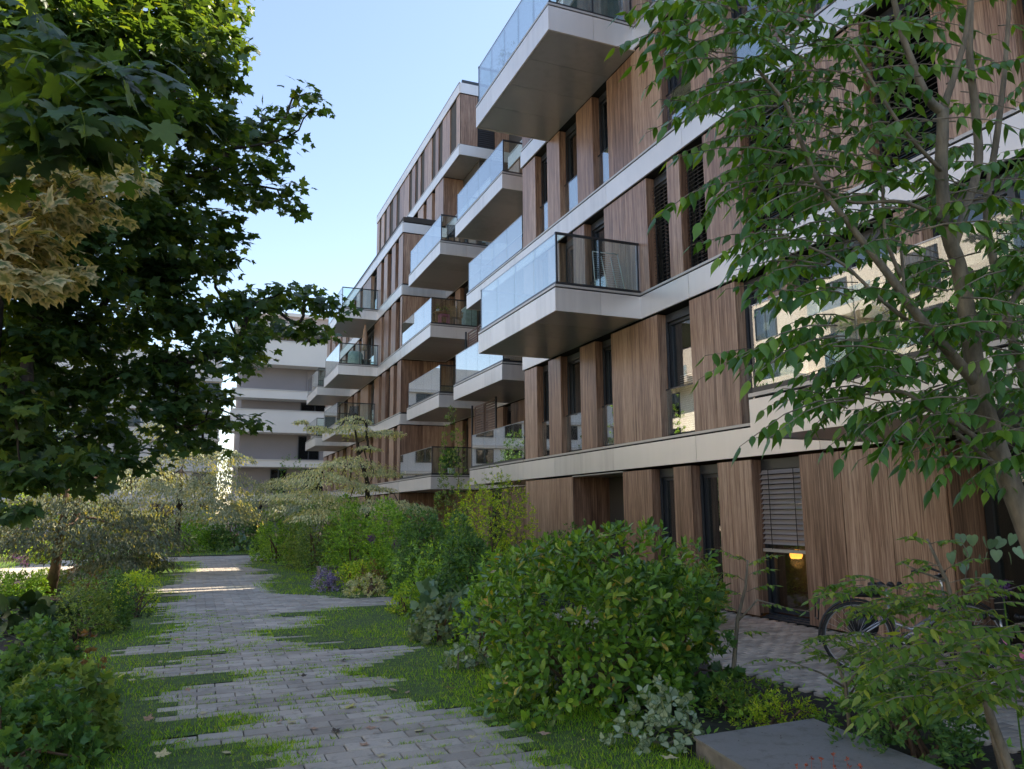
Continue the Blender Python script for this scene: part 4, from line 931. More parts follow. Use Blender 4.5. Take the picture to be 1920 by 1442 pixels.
def bicycle(R0, F0, rad, mtf, label, bag=True, lean=.03, frame2=None, thin=.012):
    """wheel contact points R0 (rear), F0 (front) on the ground"""
    R0 = np.array([R0[0], R0[1], 0.]); F0 = np.array([F0[0], F0[1], 0.]); ex = F0-R0; wb = np.linalg.norm(ex); ex /= wb
    t = thing('bicycle', (R0+F0)/2, label, 'bicycle'); up = np.array([0, 0, 1.]); sd_ = np.cross(ex, up)
    T = lambda u, z, s=0.: R0+ex*u*wb+up*z*rad/.34+sd_*s
    for u in (0, 1):
        c = T(u, .34); ring = lambda r: [c+r*(math.cos(a)*ex+math.sin(a)*up) for a in np.linspace(0, 2*math.pi, 37)]
        wh = MB().tube(ring(rad-.02), .011, 6, cap=False).build('wheel', M['silver'], t, True)
        MB().tube(ring(rad-.003), .020, 7, cap=False).build('tyre', M['rubber'], wh, True)
        sp = MB()
        for k in range(28):
            a = 2*math.pi*k/28; sp.tube([c+sd_*(.02 if k % 2 else -.02), c+(rad-.02)*(math.cos(a)*ex+math.sin(a)*up)], .0012, 3)
        sp.tube([c-sd_*.05, c+sd_*.05], .018, 8); sp.build('spokes', M['steel'], wh)
        MB().tube([c+(rad+.035)*(math.cos(a)*ex+math.sin(a)*up) for a in np.linspace(-.2 if u == 0 else .5, 3.3 if u == 0 else 2.9, 20)], .014, 5).build('mudguard', M['black'], t, True)
    fr = MB(); seat = T(.30, .74); bb = T(.40, .30); hd = T(.82, .72); hd2 = T(.84, .60)
    fr.tube([bb, T(.31, .66)], .016, 8); fr.tube([bb, hd2], .024, 8); fr.tube([T(.34, .48), T(.50, .42), hd2+up*.04], .018, 8); fr.tube([T(0,.34,.06), T(.33,.56,.02)], .010, 6); fr.tube([T(0,.34,-.06), T(.33,.56,-.02)], .010, 6)
    fr.tube([T(0,.34,.06), bb], .011, 6); fr.tube([T(0,.34,-.06), bb], .011, 6); fr.tube([hd, hd2-up*.06], .022, 8)
    fr.build('frame', M[mtf], t, True)
    MB().tube([hd2-up*.06, T(.87,.50,.06), T(1.,.34,.06)], .014, 6).build('fork', M[mtf], t, True); 
    MB().tube([T(.31,.66), seat+up*.10], .013, 6).tube([hd, T(.80,.98)], .013, 6).build('post', M['steel'], t, True)
    MB().tube([T(.72,.98,-.28), T(.78,1.02,-.2), T(.80,1.0,0), T(.78,1.02,.2), T(.72,.98,.28)], .013, 6).build('handlebar', M['black'], t, True)
    for s in (-1, 1): MB().tube([T(.72,.98,.28*s), T(.64,.97,.31*s)], .018, 7).build('grip', M['black'], t, True)
    s_ = MB(); k0 = seat+up*.12
    for f_, wd in ((-.13,.09),(-.05,.085),(.05,.05),(.14,.022)): s_.tube([k0+ex*f_-sd_*wd, k0+ex*f_+up*.015, k0+ex*f_+sd_*wd], .028, 6)
    s_.build('saddle', M['black'], t, True)
    rk = MB(); zc = .78
    for s in (-.07, .07): rk.tube([T(-.34,.74,s), T(.0,.77,s), T(.24,.77,s)], .007, 5); rk.tube([T(0,.34,s), T(-.06,.77,s)], .006, 5); rk.tube([T(-.34,.74,s), T(-.36,.52,s)], .007, 5)
    rk.tube([T(-.36,.52,-.07), T(-.36,.52,.07)], .007, 5); rk.build('carrier', M['black'], t, True)
    if bag: MB().box(-.0, .001, 0, .001, 0, .001).build('reflector', M['black'], t) if False else None
    MB().tube([bb-sd_*.09, bb+sd_*.09], .014, 6).lathe((0,0,0), [], 3).build('crank', M['steel'], t)
    MB().tube([bb+sd_*.05+.085*(math.cos(a)*ex+math.sin(a)*up) for a in np.linspace(0, 2*math.pi, 19)], .006, 4, cap=False).build('chainring', M['black'], t)
    return t
bk = bicycle(GND(1612,1258)[:2], GND(1822,1262)[:2], .345, 'silver', 'silver and violet city bicycle with black carrier parked on the terrace behind the shrubs')
g1 = GND(1612,1258); g2 = GND(1822,1262); ex_ = norm(g2-g1); c0 = g1+ex_*.10
MB().lathe((0,0,0), [(.001,-.05),(.15,-.05),(.16,0),(.15,.05),(.001,.05)], 18, ax=1)
pn = MB(); pnc = c0+np.array([0,0,.46])+np.cross(ex_, [0,0,1.])*-.11
for r_ in (0,): pn.tube([pnc-np.cross(ex_,[0,0,1.])*.05, pnc+np.cross(ex_,[0,0,1.])*.05], [.16,.15], 14)
pn.build('pannier', M['black'], bk, True)
MB().tube([g1+np.array([0,0,.80])+ex_*(-.02), g1+np.array([0,0,.80])+ex_*.26], [.05,.06], 8).build('bag', M['black'], bk, True)
kb1, kb2 = GND(1850,1285), GND(1985,1300)
bicycle(kb1[:2], kb2[:2], .24, 'pink', 'small pink child bicycle at the right edge behind the pinnate leaves')

# ================================================================== TREES
def CL(lst, jit=.0, seed=1, dj=0):
    """(px,py,radius_px,depth) -> centres and radii in metres"""
    g = np.random.default_rng(seed); P, R_ = [], []
    for px, py, r, d in lst:
        d2 = d+g.normal()*dj; P.append(AT(px, py, d2)); R_.append(r*d2/F_PX)
    return P, R_
# ---- big dark maple on the left
mp = thing('maple_tree', (-6.6, 5.2, 0), 'big dark green maple overhanging the whole left side, its upper leaves sunlit yellow', 'tree')
rgm = np.random.default_rng(21)
def dm(x): return 5.6+max(0, x)/640*2.3
ml = [(395,20,50),(412,60,40),(380,100,60),(440,95,35),(400,150,45),(340,60,80),(250,80,90),(150,60,100),(50,60,100),(60,170,100),(180,160,90),(300,160,80),
 (350,220,60),(420,235,45),(470,245,38),(500,225,28),(540,205,26),(575,175,20),(585,205,14),(500,265,40),(430,280,45),(535,260,22),(480,310,36),(520,355,28),(530,375,24),(440,350,50),(380,330,60),(300,320,80),
 (330,420,70),(400,420,50),(425,450,36),(250,420,80),(140,430,80),(40,440,80),(395,490,44),(330,500,70),(250,500,80),(150,520,90),(60,560,90),(60,650,90),(160,620,80),(260,590,80),(350,580,66),(420,565,44),(470,575,36),(500,560,26),(535,545,24),
 (575,560,34),(615,560,30),(640,580,20),(560,610,36),(500,615,40),(610,625,26),(450,640,44),(465,680,26),(400,665,46),(330,680,60),(230,700,80),(110,740,80),(20,750,70),(330,750,50),(390,750,40),(415,790,24),(330,800,44),(200,790,60),(110,830,60),(20,830,70),
 (455,790,22),(380,830,34),(250,860,50),(150,880,44),(40,890,50),(300,370,70),(200,340,80),(80,340,80),(220,250,80),(100,260,80),(445,20,18),(300,10,70),(180,0,80),(-60,200,110),(-60,480,110),(-60,760,110),(345,-60,80),(200,-90,110),(40,-100,110),(430,-40,40),(300,-190,120),(100,-230,140),(-100,-150,140),(-220,60,150),(-220,400,150),(-100,-380,160),(180,-380,140),(-300,-250,180)]
ml = [(x, y, r, dm(x)+rgm.normal()*.45) for x, y, r in ml]
P_, R_ = CL(ml)
P, D, Nn, S = cluster_leaves(rgm, P_, R_, [int(3+(r*F_PX/d_)**2*.0125*1.25)*4 for r, (_, _, rp, d_) in zip(R_, ml)], .088, flat=.8, droop=.55, spread=.45)
limbs(mp, P_, (-6.6, 5.2, 2.2), .0085, 'barkdark', 4, bow=.05, rmax=.2)
MB().tube([(-6.6,5.2,-.05), (-6.62,5.2,.5), (-6.55,5.25,1.4), (-6.6,5.2,2.3), (-6.4,5.4,4.2), (-6.3,5.7,7)], [.30,.24,.21,.19,.13,.06], 10).build('trunk', M['barkdark'], mp, True)
foliage(mp, L_MAPLE, M['maple'], P, D, Nn, S, rgm, hero=300)
# near hanging spray of the same maple (large leaves)
near = [(40,215,55,3.1),(110,175,55,3.0),(190,185,55,3.0),(255,175,38,3.2),(30,130,55,3.2),(100,245,34,2.9),(195,240,30,2.9),(60,270,20,2.9),(120,110,50,3.3),(10,60,60,3.4),(-30,300,60,3.1)]
P_, R_ = CL(near, dj=.12); P, D, Nn, S = cluster_leaves(rgm, P_, R_, [54 if r > 30 else 22 for _, _, r, _ in near], .105, flat=.6, droop=.95, spread=.35)
foliage(mp, L_MAPLE, M['maple'], P, D, Nn, S, rgm)
low = [(30,905,60,5.0),(90,900,50,5.1),(140,850,40,5.3),(20,960-10,30,5.0)]
P_, R_ = CL(low, dj=.2); P, D, Nn, S = cluster_leaves(rgm, P_, R_, [54]*4, .10, flat=.5, droop=.7); foliage(mp, L_MAPLE, M['maple'], P, D, Nn, S, rgm)
# ---- cream edged maple hanging in front
vm = thing('variegated_maple', (-3.6, 2.6, 0), 'maple with cream edged pale leaves reaching in before the dark maple', 'tree')
vl = [(30,320,46,4.2),(90,335,42,4.2),(150,335,40,4.3),(200,330,36,4.3),(240,345,28,4.4),(60,395,50,4.1),(125,400,44,4.2),(175,380,30,4.3),(20,450,50,4.0),(85,465,44,4.1),(20,520,46,4.0),(90,515,36,4.1),(130,500,26,4.2),(10,290,30,4.2),(-60,400,70,4.0),(-50,500,60,4.0)]
P_, R_ = CL(vl, dj=.12, seed=9); rg = np.random.default_rng(31)
P, D, Nn, S = cluster_leaves(rg, P_, R_, [9*max(2, int(r*r*.0036)) for _, _, r, _ in vl], .092, flat=.6, droop=.75, spread=.4)
limbs(vm, P_, (-3.6, 2.6, 1.9), .004, 'bark', 7, bow=.05); MB().tube([(-3.6,2.6,-.05), (-3.6,2.6,1.0), (-3.6,2.6,1.95)], [.09,.07,.055], 8).build('trunk', M['bark'], vm, True)
foliage(vm, L_MAPLE, M['mapleedge'], P, D, Nn, S, rg, hero=240)

# ---- pinnate tree on the right
rt = thing('pinnate_leaved_tree', tuple(GND(1935, 1010)[:2]*0+np.array([3.55, 1.1]))+(0,), 'multi-stemmed tree with drooping pinnate leaves in front of the facade on the right', 'tree')
tr = MB()
def limb(pts, name='limb'):
    P3 = [AT(px, py, d) for px, py, _, d in pts]; R3 = [max(.0025, w*d/F_PX/2*.72) for _, _, w, d in pts]
    # smooth subdivision
    Q, RR = [], []
    for i in range(len(P3)-1):
        for k in range(4):
            t_ = k/4; p0 = P3[max(i-1, 0)]; p1 = P3[i]; p2 = P3[i+1]; p3 = P3[min(i+2, len(P3)-1)]
            Q.append(.5*((2*p1)+(-p0+p2)*t_+(2*p0-5*p1+4*p2-p3)*t_**2+(-p0+3*p1-3*p2+p3)*t_**3)); RR.append(R3[i]*(1-t_)+R3[i+1]*t_)
    Q.append(P3[-1]); RR.append(R3[-1])
    return MB().tube(Q, RR, 9).build(name, M['bark'], rt, True)
base_rt = WL[rt]
limb([(2205,1960,84,2.62),(2140,1700,74,2.7),(2010,1230,66,2.85),(1925,985,58,2.95),(1880,870,52,3.0),(1838,740,50,3.0),(1818,620,44,3.0),(1798,500,38,3.0),(1778,440,34,3.0),(1765,330,32,3.0),(1768,240,30,3.0),(1768,205,28,3.0)], 'trunk')
limb([(1768,210,26,3.0),(1740,185,22,3.0),(1712,120,18,3.0),(1690,60,16,3.0),(1670,-30,13,3.0)]); limb([(1768,205,22,3.0),(1790,140,16,3.0),(1812,60,14,3.0),(1822,-30,12,3.0)])
limb([(1785,470,26,3.0),(1815,380,22,3.05),(1835,300,22,3.1),(1828,200,20,3.1),(1818,100,18,3.1),(1822,-30,14,3.1)])
limb([(1832,720,34,3.0),(1780,660,28,2.95),(1720,590,24,2.9),(1670,520,22,2.9),(1600,430,16,2.9),(1540,350,14,2.9),(1500,260,12,2.9),(1470,190,10,2.9),(1420,130,7,2.9)])
limb([(1870,850,16,3.0),(1800,800,14,2.95),(1740,765,12,2.9),(1690,735,9,2.9),(1620,740,6,2.85)]); limb([(1905,905,16,3.0),(1840,850,13,2.95),(1790,810,11,2.9)])
limb([(1700,600,12,2.95),(1650,560,10,2.9),(1580,495,8,2.9),(1500,455,6,2.9)]); limb([(1790,430,14,3.0),(1700,380,10,2.9),(1600,380,8,2.9),(1530,350,6,2.85),(1450,345,4,2.8)])
limb([(1960,800,30,3.4),(1900,640,24,3.4),(1870,520,22,3.4),(1850,400,18,3.4),(1870,250,16,3.4),(1885,120,12,3.4),(1895,-40,9,3.4)]); limb([(1860,620,16,3.3),(1900,560,14,3.3),(1960,470,10,3.3)])
limb([(1775,330,12,3.0),(1700,250,9,2.9),(1640,160,8,2.9),(1600,90,6,2.9)]); limb([(1690,520,12,2.9),(1660,440,9,2.9),(1655,330,7,2.9)]); limb([(1740,640,10,2.95),(1700,560,8,3),(1690,470,8,3.0)])
rgt = np.random.default_rng(77)
sp = [  # base -> tip of each compound leaf in the outline, depth
 (1335,60,1228,28,2.9),(1350,30,1240,-10,2.9),(1345,100,1222,50,2.8),(1390,60,1262,98,2.9),(1330,100,1208,150,2.8),(1400,110,1290,120,2.9),(1420,150,1245,215,2.8),(1440,170,1300,190,2.9),(1460,200,1330,222,2.8),(1400,70,1330,10,2.9),
 (1470,180,1372,190,2.8),(1480,150,1400,90,2.9),(1500,110,1400,50,3.0),(1530,130,1430,70,3.0),(1560,100,1500,40,3.0),(1520,60,1440,10,3.0),(1600,150,1500,120,3.0),(1590,60,1480,30,3.0),
 (1390,340,1226,388,2.7),(1385,350,1312,402,2.65),(1460,310,1325,325,2.75),(1480,345,1340,350,2.8),(1500,360,1400,400,2.8),(1470,430,1345,465,2.75),(1480,445,1372,480,2.7),(1500,420,1400,410,2.8),(1530,455,1430,455,2.8),(1550,300,1430,270,2.9),(1560,240,1450,230,2.9),
 (1530,500,1403,520,2.75),(1560,520,1450,560,2.8),(1580,470,1470,500,2.9),(1570,610,1388,648,2.7),(1575,630,1402,690,2.7),(1600,600,1480,590,2.8),(1620,640,1500,660,2.8),(1600,560,1500,540,2.8),
 (1590,745,1385,812,2.65),(1600,750,1440,800,2.7),(1640,730,1500,735,2.75),(1660,700,1540,690,2.8),(1690,770,1575,840,2.7),(1700,760,1600,760,2.8),(1720,780,1640,850,2.75),(1760,790,1690,860,2.8),(1800,770,1740,850,2.9),(1740,720,1640,700,2.8),
 (1850,840,1740,900,2.9),(1900,870,1810,890,2.9),(1740,650,1620,620,2.8),(1700,560,1590,530,2.9)]
P, D, Nn, S, tw = [], [], [], [], MB()
def add_spray(A, B_, L, pairs, droop=.75):
    p, d, n_, s, line = pinnate(rgt, A, B_, L, pairs, droop=droop); P.extend(p); D.extend(d); Nn.extend(n_); S.extend(s); tw.tube(line, [.0035,.003,.0022,.0012], 4, cap=False)
for x0, y0, x1, y1, d_ in sp:
    dj = rgt.normal()*.08; add_spray(AT(x0, y0, d_+dj+.1), AT(x1, y1, d_+dj-.1), .074, 7, .9)
def inside(x, y, poly):
    c_ = False; j = len(poly)-1
    for i in range(len(poly)):
        if (poly[i][1] > y) != (poly[j][1] > y) and x < (poly[j][0]-poly[i][0])*(y-poly[i][1])/(poly[j][1]-poly[i][1])+poly[i][0]: c_ = not c_
        j = i
    return c_
crown = [(1330,-60),(2100,-60),(2100,860),(1920,900),(1830,840),(1700,800),(1600,790),(1560,720),(1500,690),(1480,640),(1560,600),(1500,540),(1450,500),(1500,430),(1440,380),(1400,330),(1440,280),(1350,220),(1330,150),(1290,60)]
k = 0
while k < 510:
    x, y = rgt.uniform(1300, 2100), rgt.uniform(-60, 880)
    if not inside(x, y, crown): continue
    if 1440 < x < 1640 and y < 130 and rgt.random() < .35: continue
    if 1640 < x and y < 420 and rgt.random() < .50: continue
    if 1560 < x < 1760 and 480 < y < 640 and rgt.random() < .7: continue
    if 1640 < x < 1860 and 60 < y < 200 and rgt.random() < .4: continue
    if x > 1840 and y < 260 and rgt.random() < .75: continue
    k += 1; d_ = rgt.uniform(2.7, 4.3); A = AT(x, y, d_); L_ = rgt.uniform(.26, .42)
    an = rgt.uniform(-.9, .9)+math.pi*(1 if rgt.random() < .72 else 0); v = -np.cos(an)*-1
    dv = AX[0]*math.cos(an)*.9+AX[2]*rgt.uniform(-.7, .5)+np.array([0,0,rgt.uniform(-.35,.25)])
    add_spray(A, A+norm(dv)*L_, rgt.uniform(.06, .078), int(rgt.integers(5, 9)), .9)
foliage(rt, L_OVATE, M['amur'], P, D, Nn, S, rgt, hero=300)
tw.build('twigs', M['bark'], rt)["kind"] = "stuff"

# ---- tiered dogwoods
def tier(rg, c, r, n, dome, size, ry=None):
    ry = ry or r; a = rg.uniform(0, 2*math.pi, n); q = np.sqrt(rg.random(n)); lob = 1+.14*np.sin(a*3+rg.uniform(0,6))+.10*np.sin(a*7+rg.uniform(0,6)); 
    x = c[0]+np.cos(a)*q*r*lob; y = c[1]+np.sin(a)*q*ry*lob
    z = c[2]+dome*(.35-q**2)+.05*np.sin(x*5+y*3)*r+rg.normal(size=n)*.03*max(r, .6)-rg.random(n)**3*.10*r
    out = np.c_[np.cos(a)*q, np.sin(a)*q, -.55*np.ones(n)-q*.5]+rg.normal(size=(n,3))*.28
    return np.c_[x, y, z], norm(out), norm(np.c_[np.cos(a)*q*.6, np.sin(a)*q*.6, np.ones(n)]+rg.normal(size=(n,3))*.3), size*rg.uniform(.6, 1.15, n)
def dogwood(name, base, tiers, mt, size, label, seed, trunk=None, bark='barkwarm', tr_r=.07, cat='tree', group=None, dens=1.0):
    rg = np.random.default_rng(seed); t = thing(name, (base[0], base[1], 0), label, cat, group)
    P, D, Nn, S, cs = [], [], [], [], []
    for px, py, rpx, d_, dome, fl in tiers:
        c_ = AT(px, py, d_); r = rpx*d_/F_PX; cs.append(c_+np.array([0,0,-.05*r])); n = int(rpx*rpx*.17*dens*(.085/size)*(d_/17)+150)
        a, b, e, s = tier(rg, c_, r, n, dome*r, size, r*fl); P.append(a); D.append(b); Nn.append(e); S.append(s)
        for q in range(4):
            an = rg.uniform(0, 6.28); cs.append(c_+np.array([math.cos(an)*r*.6, math.sin(an)*r*.6*fl, -.1*r]))
    P, D, Nn, S = map(np.concatenate, (P, D, Nn, S))
    foliage(t, L_DIA, M[mt], P, D, Nn, S, rg)
    if trunk is not None:
        for k, tk in enumerate(trunk): MB().tube([q[:3] for q in tk], [q[3] for q in tk], 8).build('trunk' if k == 0 else 'limb', M[bark], t, True)
        top = trunk[0][-1]; limbs(t, cs, top[:3], .006, bark, seed, bow=.07, rmax=.05)
    return t
tb_ = GND(92, 1122)
def A4(px, py, d, r): return (*AT(px, py, d), r)
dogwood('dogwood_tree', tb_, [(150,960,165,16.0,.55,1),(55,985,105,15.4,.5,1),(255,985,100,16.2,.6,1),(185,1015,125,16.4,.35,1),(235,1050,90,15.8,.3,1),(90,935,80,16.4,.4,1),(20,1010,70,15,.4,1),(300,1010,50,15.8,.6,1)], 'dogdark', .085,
  'small tree with leaning forked trunk and umbrella of grey green leaves, left bed', 41,
  [[A4(90,1125,16.4,.13), A4(105,1060,16.3,.10), A4(112,1000,16.2,.085), A4(122,960,16.1,.06), A4(126,900,16.1,.05), A4(124,862,16.1,.04)],
   [A4(110,1010,16.2,.07), A4(138,975,16.2,.06), A4(150,925,16.3,.045), A4(160,905,16.3,.04), A4(195,890,16.4,.03)], [A4(100,1010,16.1,.02), A4(60,1012,15.9,.015), A4(20,1012,15.7,.01)], [A4(120,1020,16.2,.018), A4(150,1015,16.1,.015), A4(195,1022,16.1,.01)]], 'barkwarm', dens=1.0)
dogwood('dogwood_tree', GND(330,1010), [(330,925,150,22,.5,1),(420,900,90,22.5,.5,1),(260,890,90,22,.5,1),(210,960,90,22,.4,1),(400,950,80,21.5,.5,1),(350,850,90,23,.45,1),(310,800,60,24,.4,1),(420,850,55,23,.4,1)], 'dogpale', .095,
  'wide pale silvery dogwood behind the umbrella shaped tree at the end of the left bed', 42, [[(*GND(330,1030),.12), A4(335,960,22.3,.09), A4(340,880,22.5,.05)]], 'barkdark', dens=.9)
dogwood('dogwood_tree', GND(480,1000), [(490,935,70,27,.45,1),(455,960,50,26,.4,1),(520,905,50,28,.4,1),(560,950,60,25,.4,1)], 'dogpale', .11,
  'pale flowering dogwood beyond the hedge, left of the tiered one', 43, [[(*GND(480,1015),.10), A4(488,950,27,.07)]], 'barkdark')
dogwood('dogwood_tree', tuple(AT(690, 960, 21.4)[:2]), [(664,785,34,21.4,.4,1),(657,803,50,21.4,.2,1),(598,801,32,21.0,.2,.7),(566,790,14,20.8,.2,1),(716,810,44,21.8,.18,.7),(690,838,26,21.4,.25,1),(655,866,74,21.2,.26,1),(712,884,46,21.6,.2,1),
   (602,892,88,20.6,.24,1),(575,926,84,20.3,.22,1),(690,912,52,21.0,.2,1),(705,945,105,20.6,.17,1),(600,962,66,20.1,.18,1),(785,952,42,20.9,.2,1)], 'dogwood', .08,
  'tiered dogwood with cream variegated layers in front of the far wing of the building', 44,
  [[(*AT(690,960,21.4)[:2],-.03,.10), A4(690,960,21.4,.08), A4(688,900,21.4,.06), A4(672,850,21.4,.045), A4(665,800,21.4,.022), A4(664,775,21.4,.01)]], 'barkdark', dens=1.0)
# ---- small trees and tall shrubs behind the hedge
def box_shrub(name, l, r, top, base, n, size, proto, mt, label, seed, ryf=1.0, back=.6, cat='shrub', **kw):
    """shrub filling pixel box l..r x top..base, base on the ground"""
    g_ = GND((l+r)/2, base); dd = (g_-CAMP)@AX[2]; rx = (r-l)/2*dd/F_PX; c_ = g_+norm(np.array([AX[2][0], AX[2][1], 0.]))*rx*back*ryf
    dc = (c_-CAMP)@AX[2]; z = AT((l+r)/2, top, dc)[2]; rx = (r-l)/2*dc/F_PX
    return shrub(name, (c_[0], c_[1]), rx, rx*ryf, max(.12, z), n, size, proto, M[mt], label, cat, seed=seed, **kw)
B_ = box_shrub
# right bed, far to near
B_('clipped_shrub', 296, 400, 950, 1036, 7000, .13, L_DIA, 'mid', 'bright green clipped shrub at the left end of the far hedge, beside the footpath', 101, ryf=.8, low=-.6, fill=.35)
B_('clipped_shrub', 385, 485, 943, 1034, 7000, .13, L_DIA, 'deep', 'dark green clipped shrub of the far hedge just above the blue hosta', 102, ryf=.8, low=-.6, fill=.35)
B_('garden_shrub', 465, 560, 945, 1052, 7500, .10, L_DIA, 'mid', 'rounded green shrub under the tiered dogwood at the left end of the right hand bed', 103, low=-.5, fill=.4)
B_('garden_shrub', 530, 645, 938, 1068, 8000, .10, L_DIA, 'olive', 'olive green shrub under the tiered dogwood, second from the left in the right hand bed', 104, low=-.5, fill=.4)
B_('small_tree', 490, 590, 846, 1040, 2500, .10, L_DIA, 'deep', 'dark leafy small tree behind the tiered dogwood in front of the white balconies', 105, ryf=1., low=.45, fill=.5, cat='tree')
B_('blue_hosta', 428, 474, 1003, 1036, 70, .26, L_HEART, 'blue', 'blue leaved hosta clump at the foot of the far dark hedge', 106, low=0., whorl=4, stems=0, fill=.3, cat='plant', up=.1)
B_('garden_shrub', 600, 705, 935, 1090, 5200, .095, L_OVATE, 'mid', 'bright green shrub with the left purple allium in front of it', 107, low=-.5, fill=.4)
B_('garden_shrub', 680, 785, 935, 1100, 5000, .095, L_OVATE, 'mid', 'loose green shrub with arching shoots left of the golden shrub', 108, low=-.5, fill=.4)
B_('variegated_shrub', 625, 700, 1045, 1108, 900, .075, L_OVATE, 'gold', 'low shrub with light cream green leaves behind the violet catmint', 109, low=-.4)
B_('peach_shrub', 670, 722, 1040, 1110, 420, .06, L_OVATE, 'peach', 'small shrub with peach coloured young leaves behind the pale green mound', 110, low=-.3)
B_('low_shrub', 640, 725, 1078, 1120, 900, .07, L_OVATE, 'dogwood', 'low mound of cream spotted leaves right of the violet catmint', 111, low=-.2, fill=.3)
cm = B_('catmint', 583, 640, 1062, 1110, 700, .085, L_DIA, 'violet', 'violet blue flowering catmint clump at the lawn edge beside the stone block', 112, low=0., whorl=6, up=1.2, stems=6, fill=.6, cat='plant')
B_('weigela_shrub', 720, 850, 950, 1128, 6000, .085, L_OVATE, 'deep', 'dark green arching shrub beside the right purple allium', 113, low=-.4, fill=.4)
B_('weigela_shrub', 800, 935, 985, 1160, 6000, .085, L_OVATE, 'deep', 'dense dark green shrub just left of the big glossy foreground shrub', 114, low=-.4, fill=.4)
B_('golden_shrub', 815, 1015, 915, 1110, 7000, .075, L_OVATE, 'gold', 'golden leaved spreading shrub behind the dark green ones in front of the near wing', 115, low=-.1, fill=.6, back=1.2)
B_('golden_shrub', 820, 905, 905, 1080, 1700, .07, L_OVATE, 'gold', 'narrow bright yellow green shrub below the lowest recessed balcony', 118, low=.0, fill=.6, back=2.0)
B_('small_tree', 796, 888, 838, 1090, 5200, .085, L_OVATE, 'olive', 'upright feathery young tree reaching up in front of the lowest recessed balcony', 116, low=.0, fill=.7, back=2.6, cat='tree', up=.8)
B_('small_tree', 885, 990, 868, 1080, 4600, .075, L_OVATE, 'olive', 'small leaved bush growing over the band at the corner of the near wing', 117, low=.1, fill=.75, back=2.2, cat='tree')
B_('low_shrub', 722, 792, 1090, 1152, 900, .055, L_OVATE, 'gold', 'low yellow green mound at the mouth of the side path', 119, low=-.2, fill=.3)
B_('low_shrub', 770, 872, 1130, 1208, 800, .09, L_HEART, 'greygreen', 'grey green variegated mound at the lawn edge left of the blue hosta', 120, low=-.2, fill=.3, hero=120)
B_('blue_hosta', 765, 850, 1090, 1165, 60, .26, L_HEART, 'blue', 'blue green hosta behind the grey green variegated mound', 121, low=0., whorl=4, stems=0, fill=.25, cat='plant', up=.1, hero=60)
B_('blue_hosta', 838, 925, 1105, 1205, 60, .25, L_HEART, 'blue', 'blue hosta with big leaves at the left foot of the glossy shrub', 122, low=0., whorl=4, stems=0, fill=.25, cat='plant', up=.1, hero=60)
B_('leafy_shrub', 850, 985, 1050, 1245, 1300, .085, L_ELL, 'mid', 'leafy shrub pressed against the left flank of the glossy foreground shrub', 123, low=-.5, fill=.4, hero=200)
gl_ = B_('glossy_shrub', 895, 1380, 1012, 1330, 8200, .115, L_ELL, 'glossy', 'big rounded glossy green shrub with upright leaves in the foreground of the right hand bed', 124, low=-.28, fill=.45, hero=300, whorl=6, up=.6, stems=0, ryf=.8, back=.55)
g_ = GND(1150, 1312); q = MB(); rg = np.random.default_rng(3)
for i in range(46):
    a = rg.uniform(-math.pi, math.pi); l_ = rg.uniform(.35, .8); b0 = np.array([g_[0]+rg.normal()*.07, g_[1]+.25+rg.normal()*.07, -.02]); e_ = b0+np.array([math.cos(a)*l_, math.sin(a)*l_*.8, rg.uniform(.35,.75)])
    q.tube([b0, (b0+e_)/2+np.array([math.cos(a)*.06, 0, -.06]), e_], [.012,.009,.005], 5)
q.build('stems', M['barkwarm'], gl_)["kind"] = "stuff"
B_('broad_leaved_bush', 1190, 1375, 1060, 1320, 900, .11, L_MAPLE2, 'deep', 'dark lobed leaved bush at the right flank of the glossy shrub', 125, low=-.4, fill=.5, hero=150)
def brunnera(l, r, t, b, n, label, seed, size=.085): return B_('brunnera', l, r, t, b, n, size, L_HEART, 'brun', label, seed, low=-.1, whorl=4, stems=4, fill=.3, cat='plant', up=.45, hero=300, stem_mat='bark')
brunnera(1175, 1345, 1297, 1412, 330, 'mound of silver veined heart shaped leaves at the corner of the concrete slab', 131, .08)
brunnera(958, 1052, 1228, 1306, 210, 'silver leaved mound at the left foot of the glossy shrub', 132, .075)
brunnera(828, 918, 1200, 1260, 130, 'small silver leaved mound at the edge of the grass, farthest of the three', 133, .09)
# saplings with ferny compound leaves right of the glossy shrub
def sapling(name, stems_, sprays, mt, L, label, seed, pairs=6, hero=0, cat='sapling', group=None, droop=.35, bark='bark'):
    rg = np.random.default_rng(seed); g0 = stems_[0][0]; t = thing(name, (*AT(*g0[:3])[:2], 0), label, cat, group); global rgt; rgt = rg
    for k_, st in enumerate(stems_):
        b_ = AT(*st[0][:3]); foot = [np.array([b_[0], b_[1], -.03])] if k_ == 0 and b_[2] > 0 else []
        MB().tube(foot+[AT(x, y, d) for x, y, d, _ in st], [st[0][3]*st[0][2]/F_PX/2]*len(foot)+[w*d/F_PX/2 for _, _, d, w in st], 6).build('stem', M[bark], t, True)
    P, D, Nn, S = [], [], [], []; tw = MB()
    for x0, y0, x1, y1, d_ in sprays:
        dj = rg.normal()*.12; p, d, n_, s, line = pinnate(rg, AT(x0, y0, d_+dj), AT(x1, y1, d_+dj-.12), L, pairs, droop=droop); P += p; D += d; Nn += n_; S += s; tw.tube(line, [.003,.0025,.002,.001], 4, cap=False)
    foliage(t, L_OVATE, M[mt], P, D, Nn, S, rg, hero=hero); tw.build('twigs', M[bark], t)["kind"] = "stuff"; return t
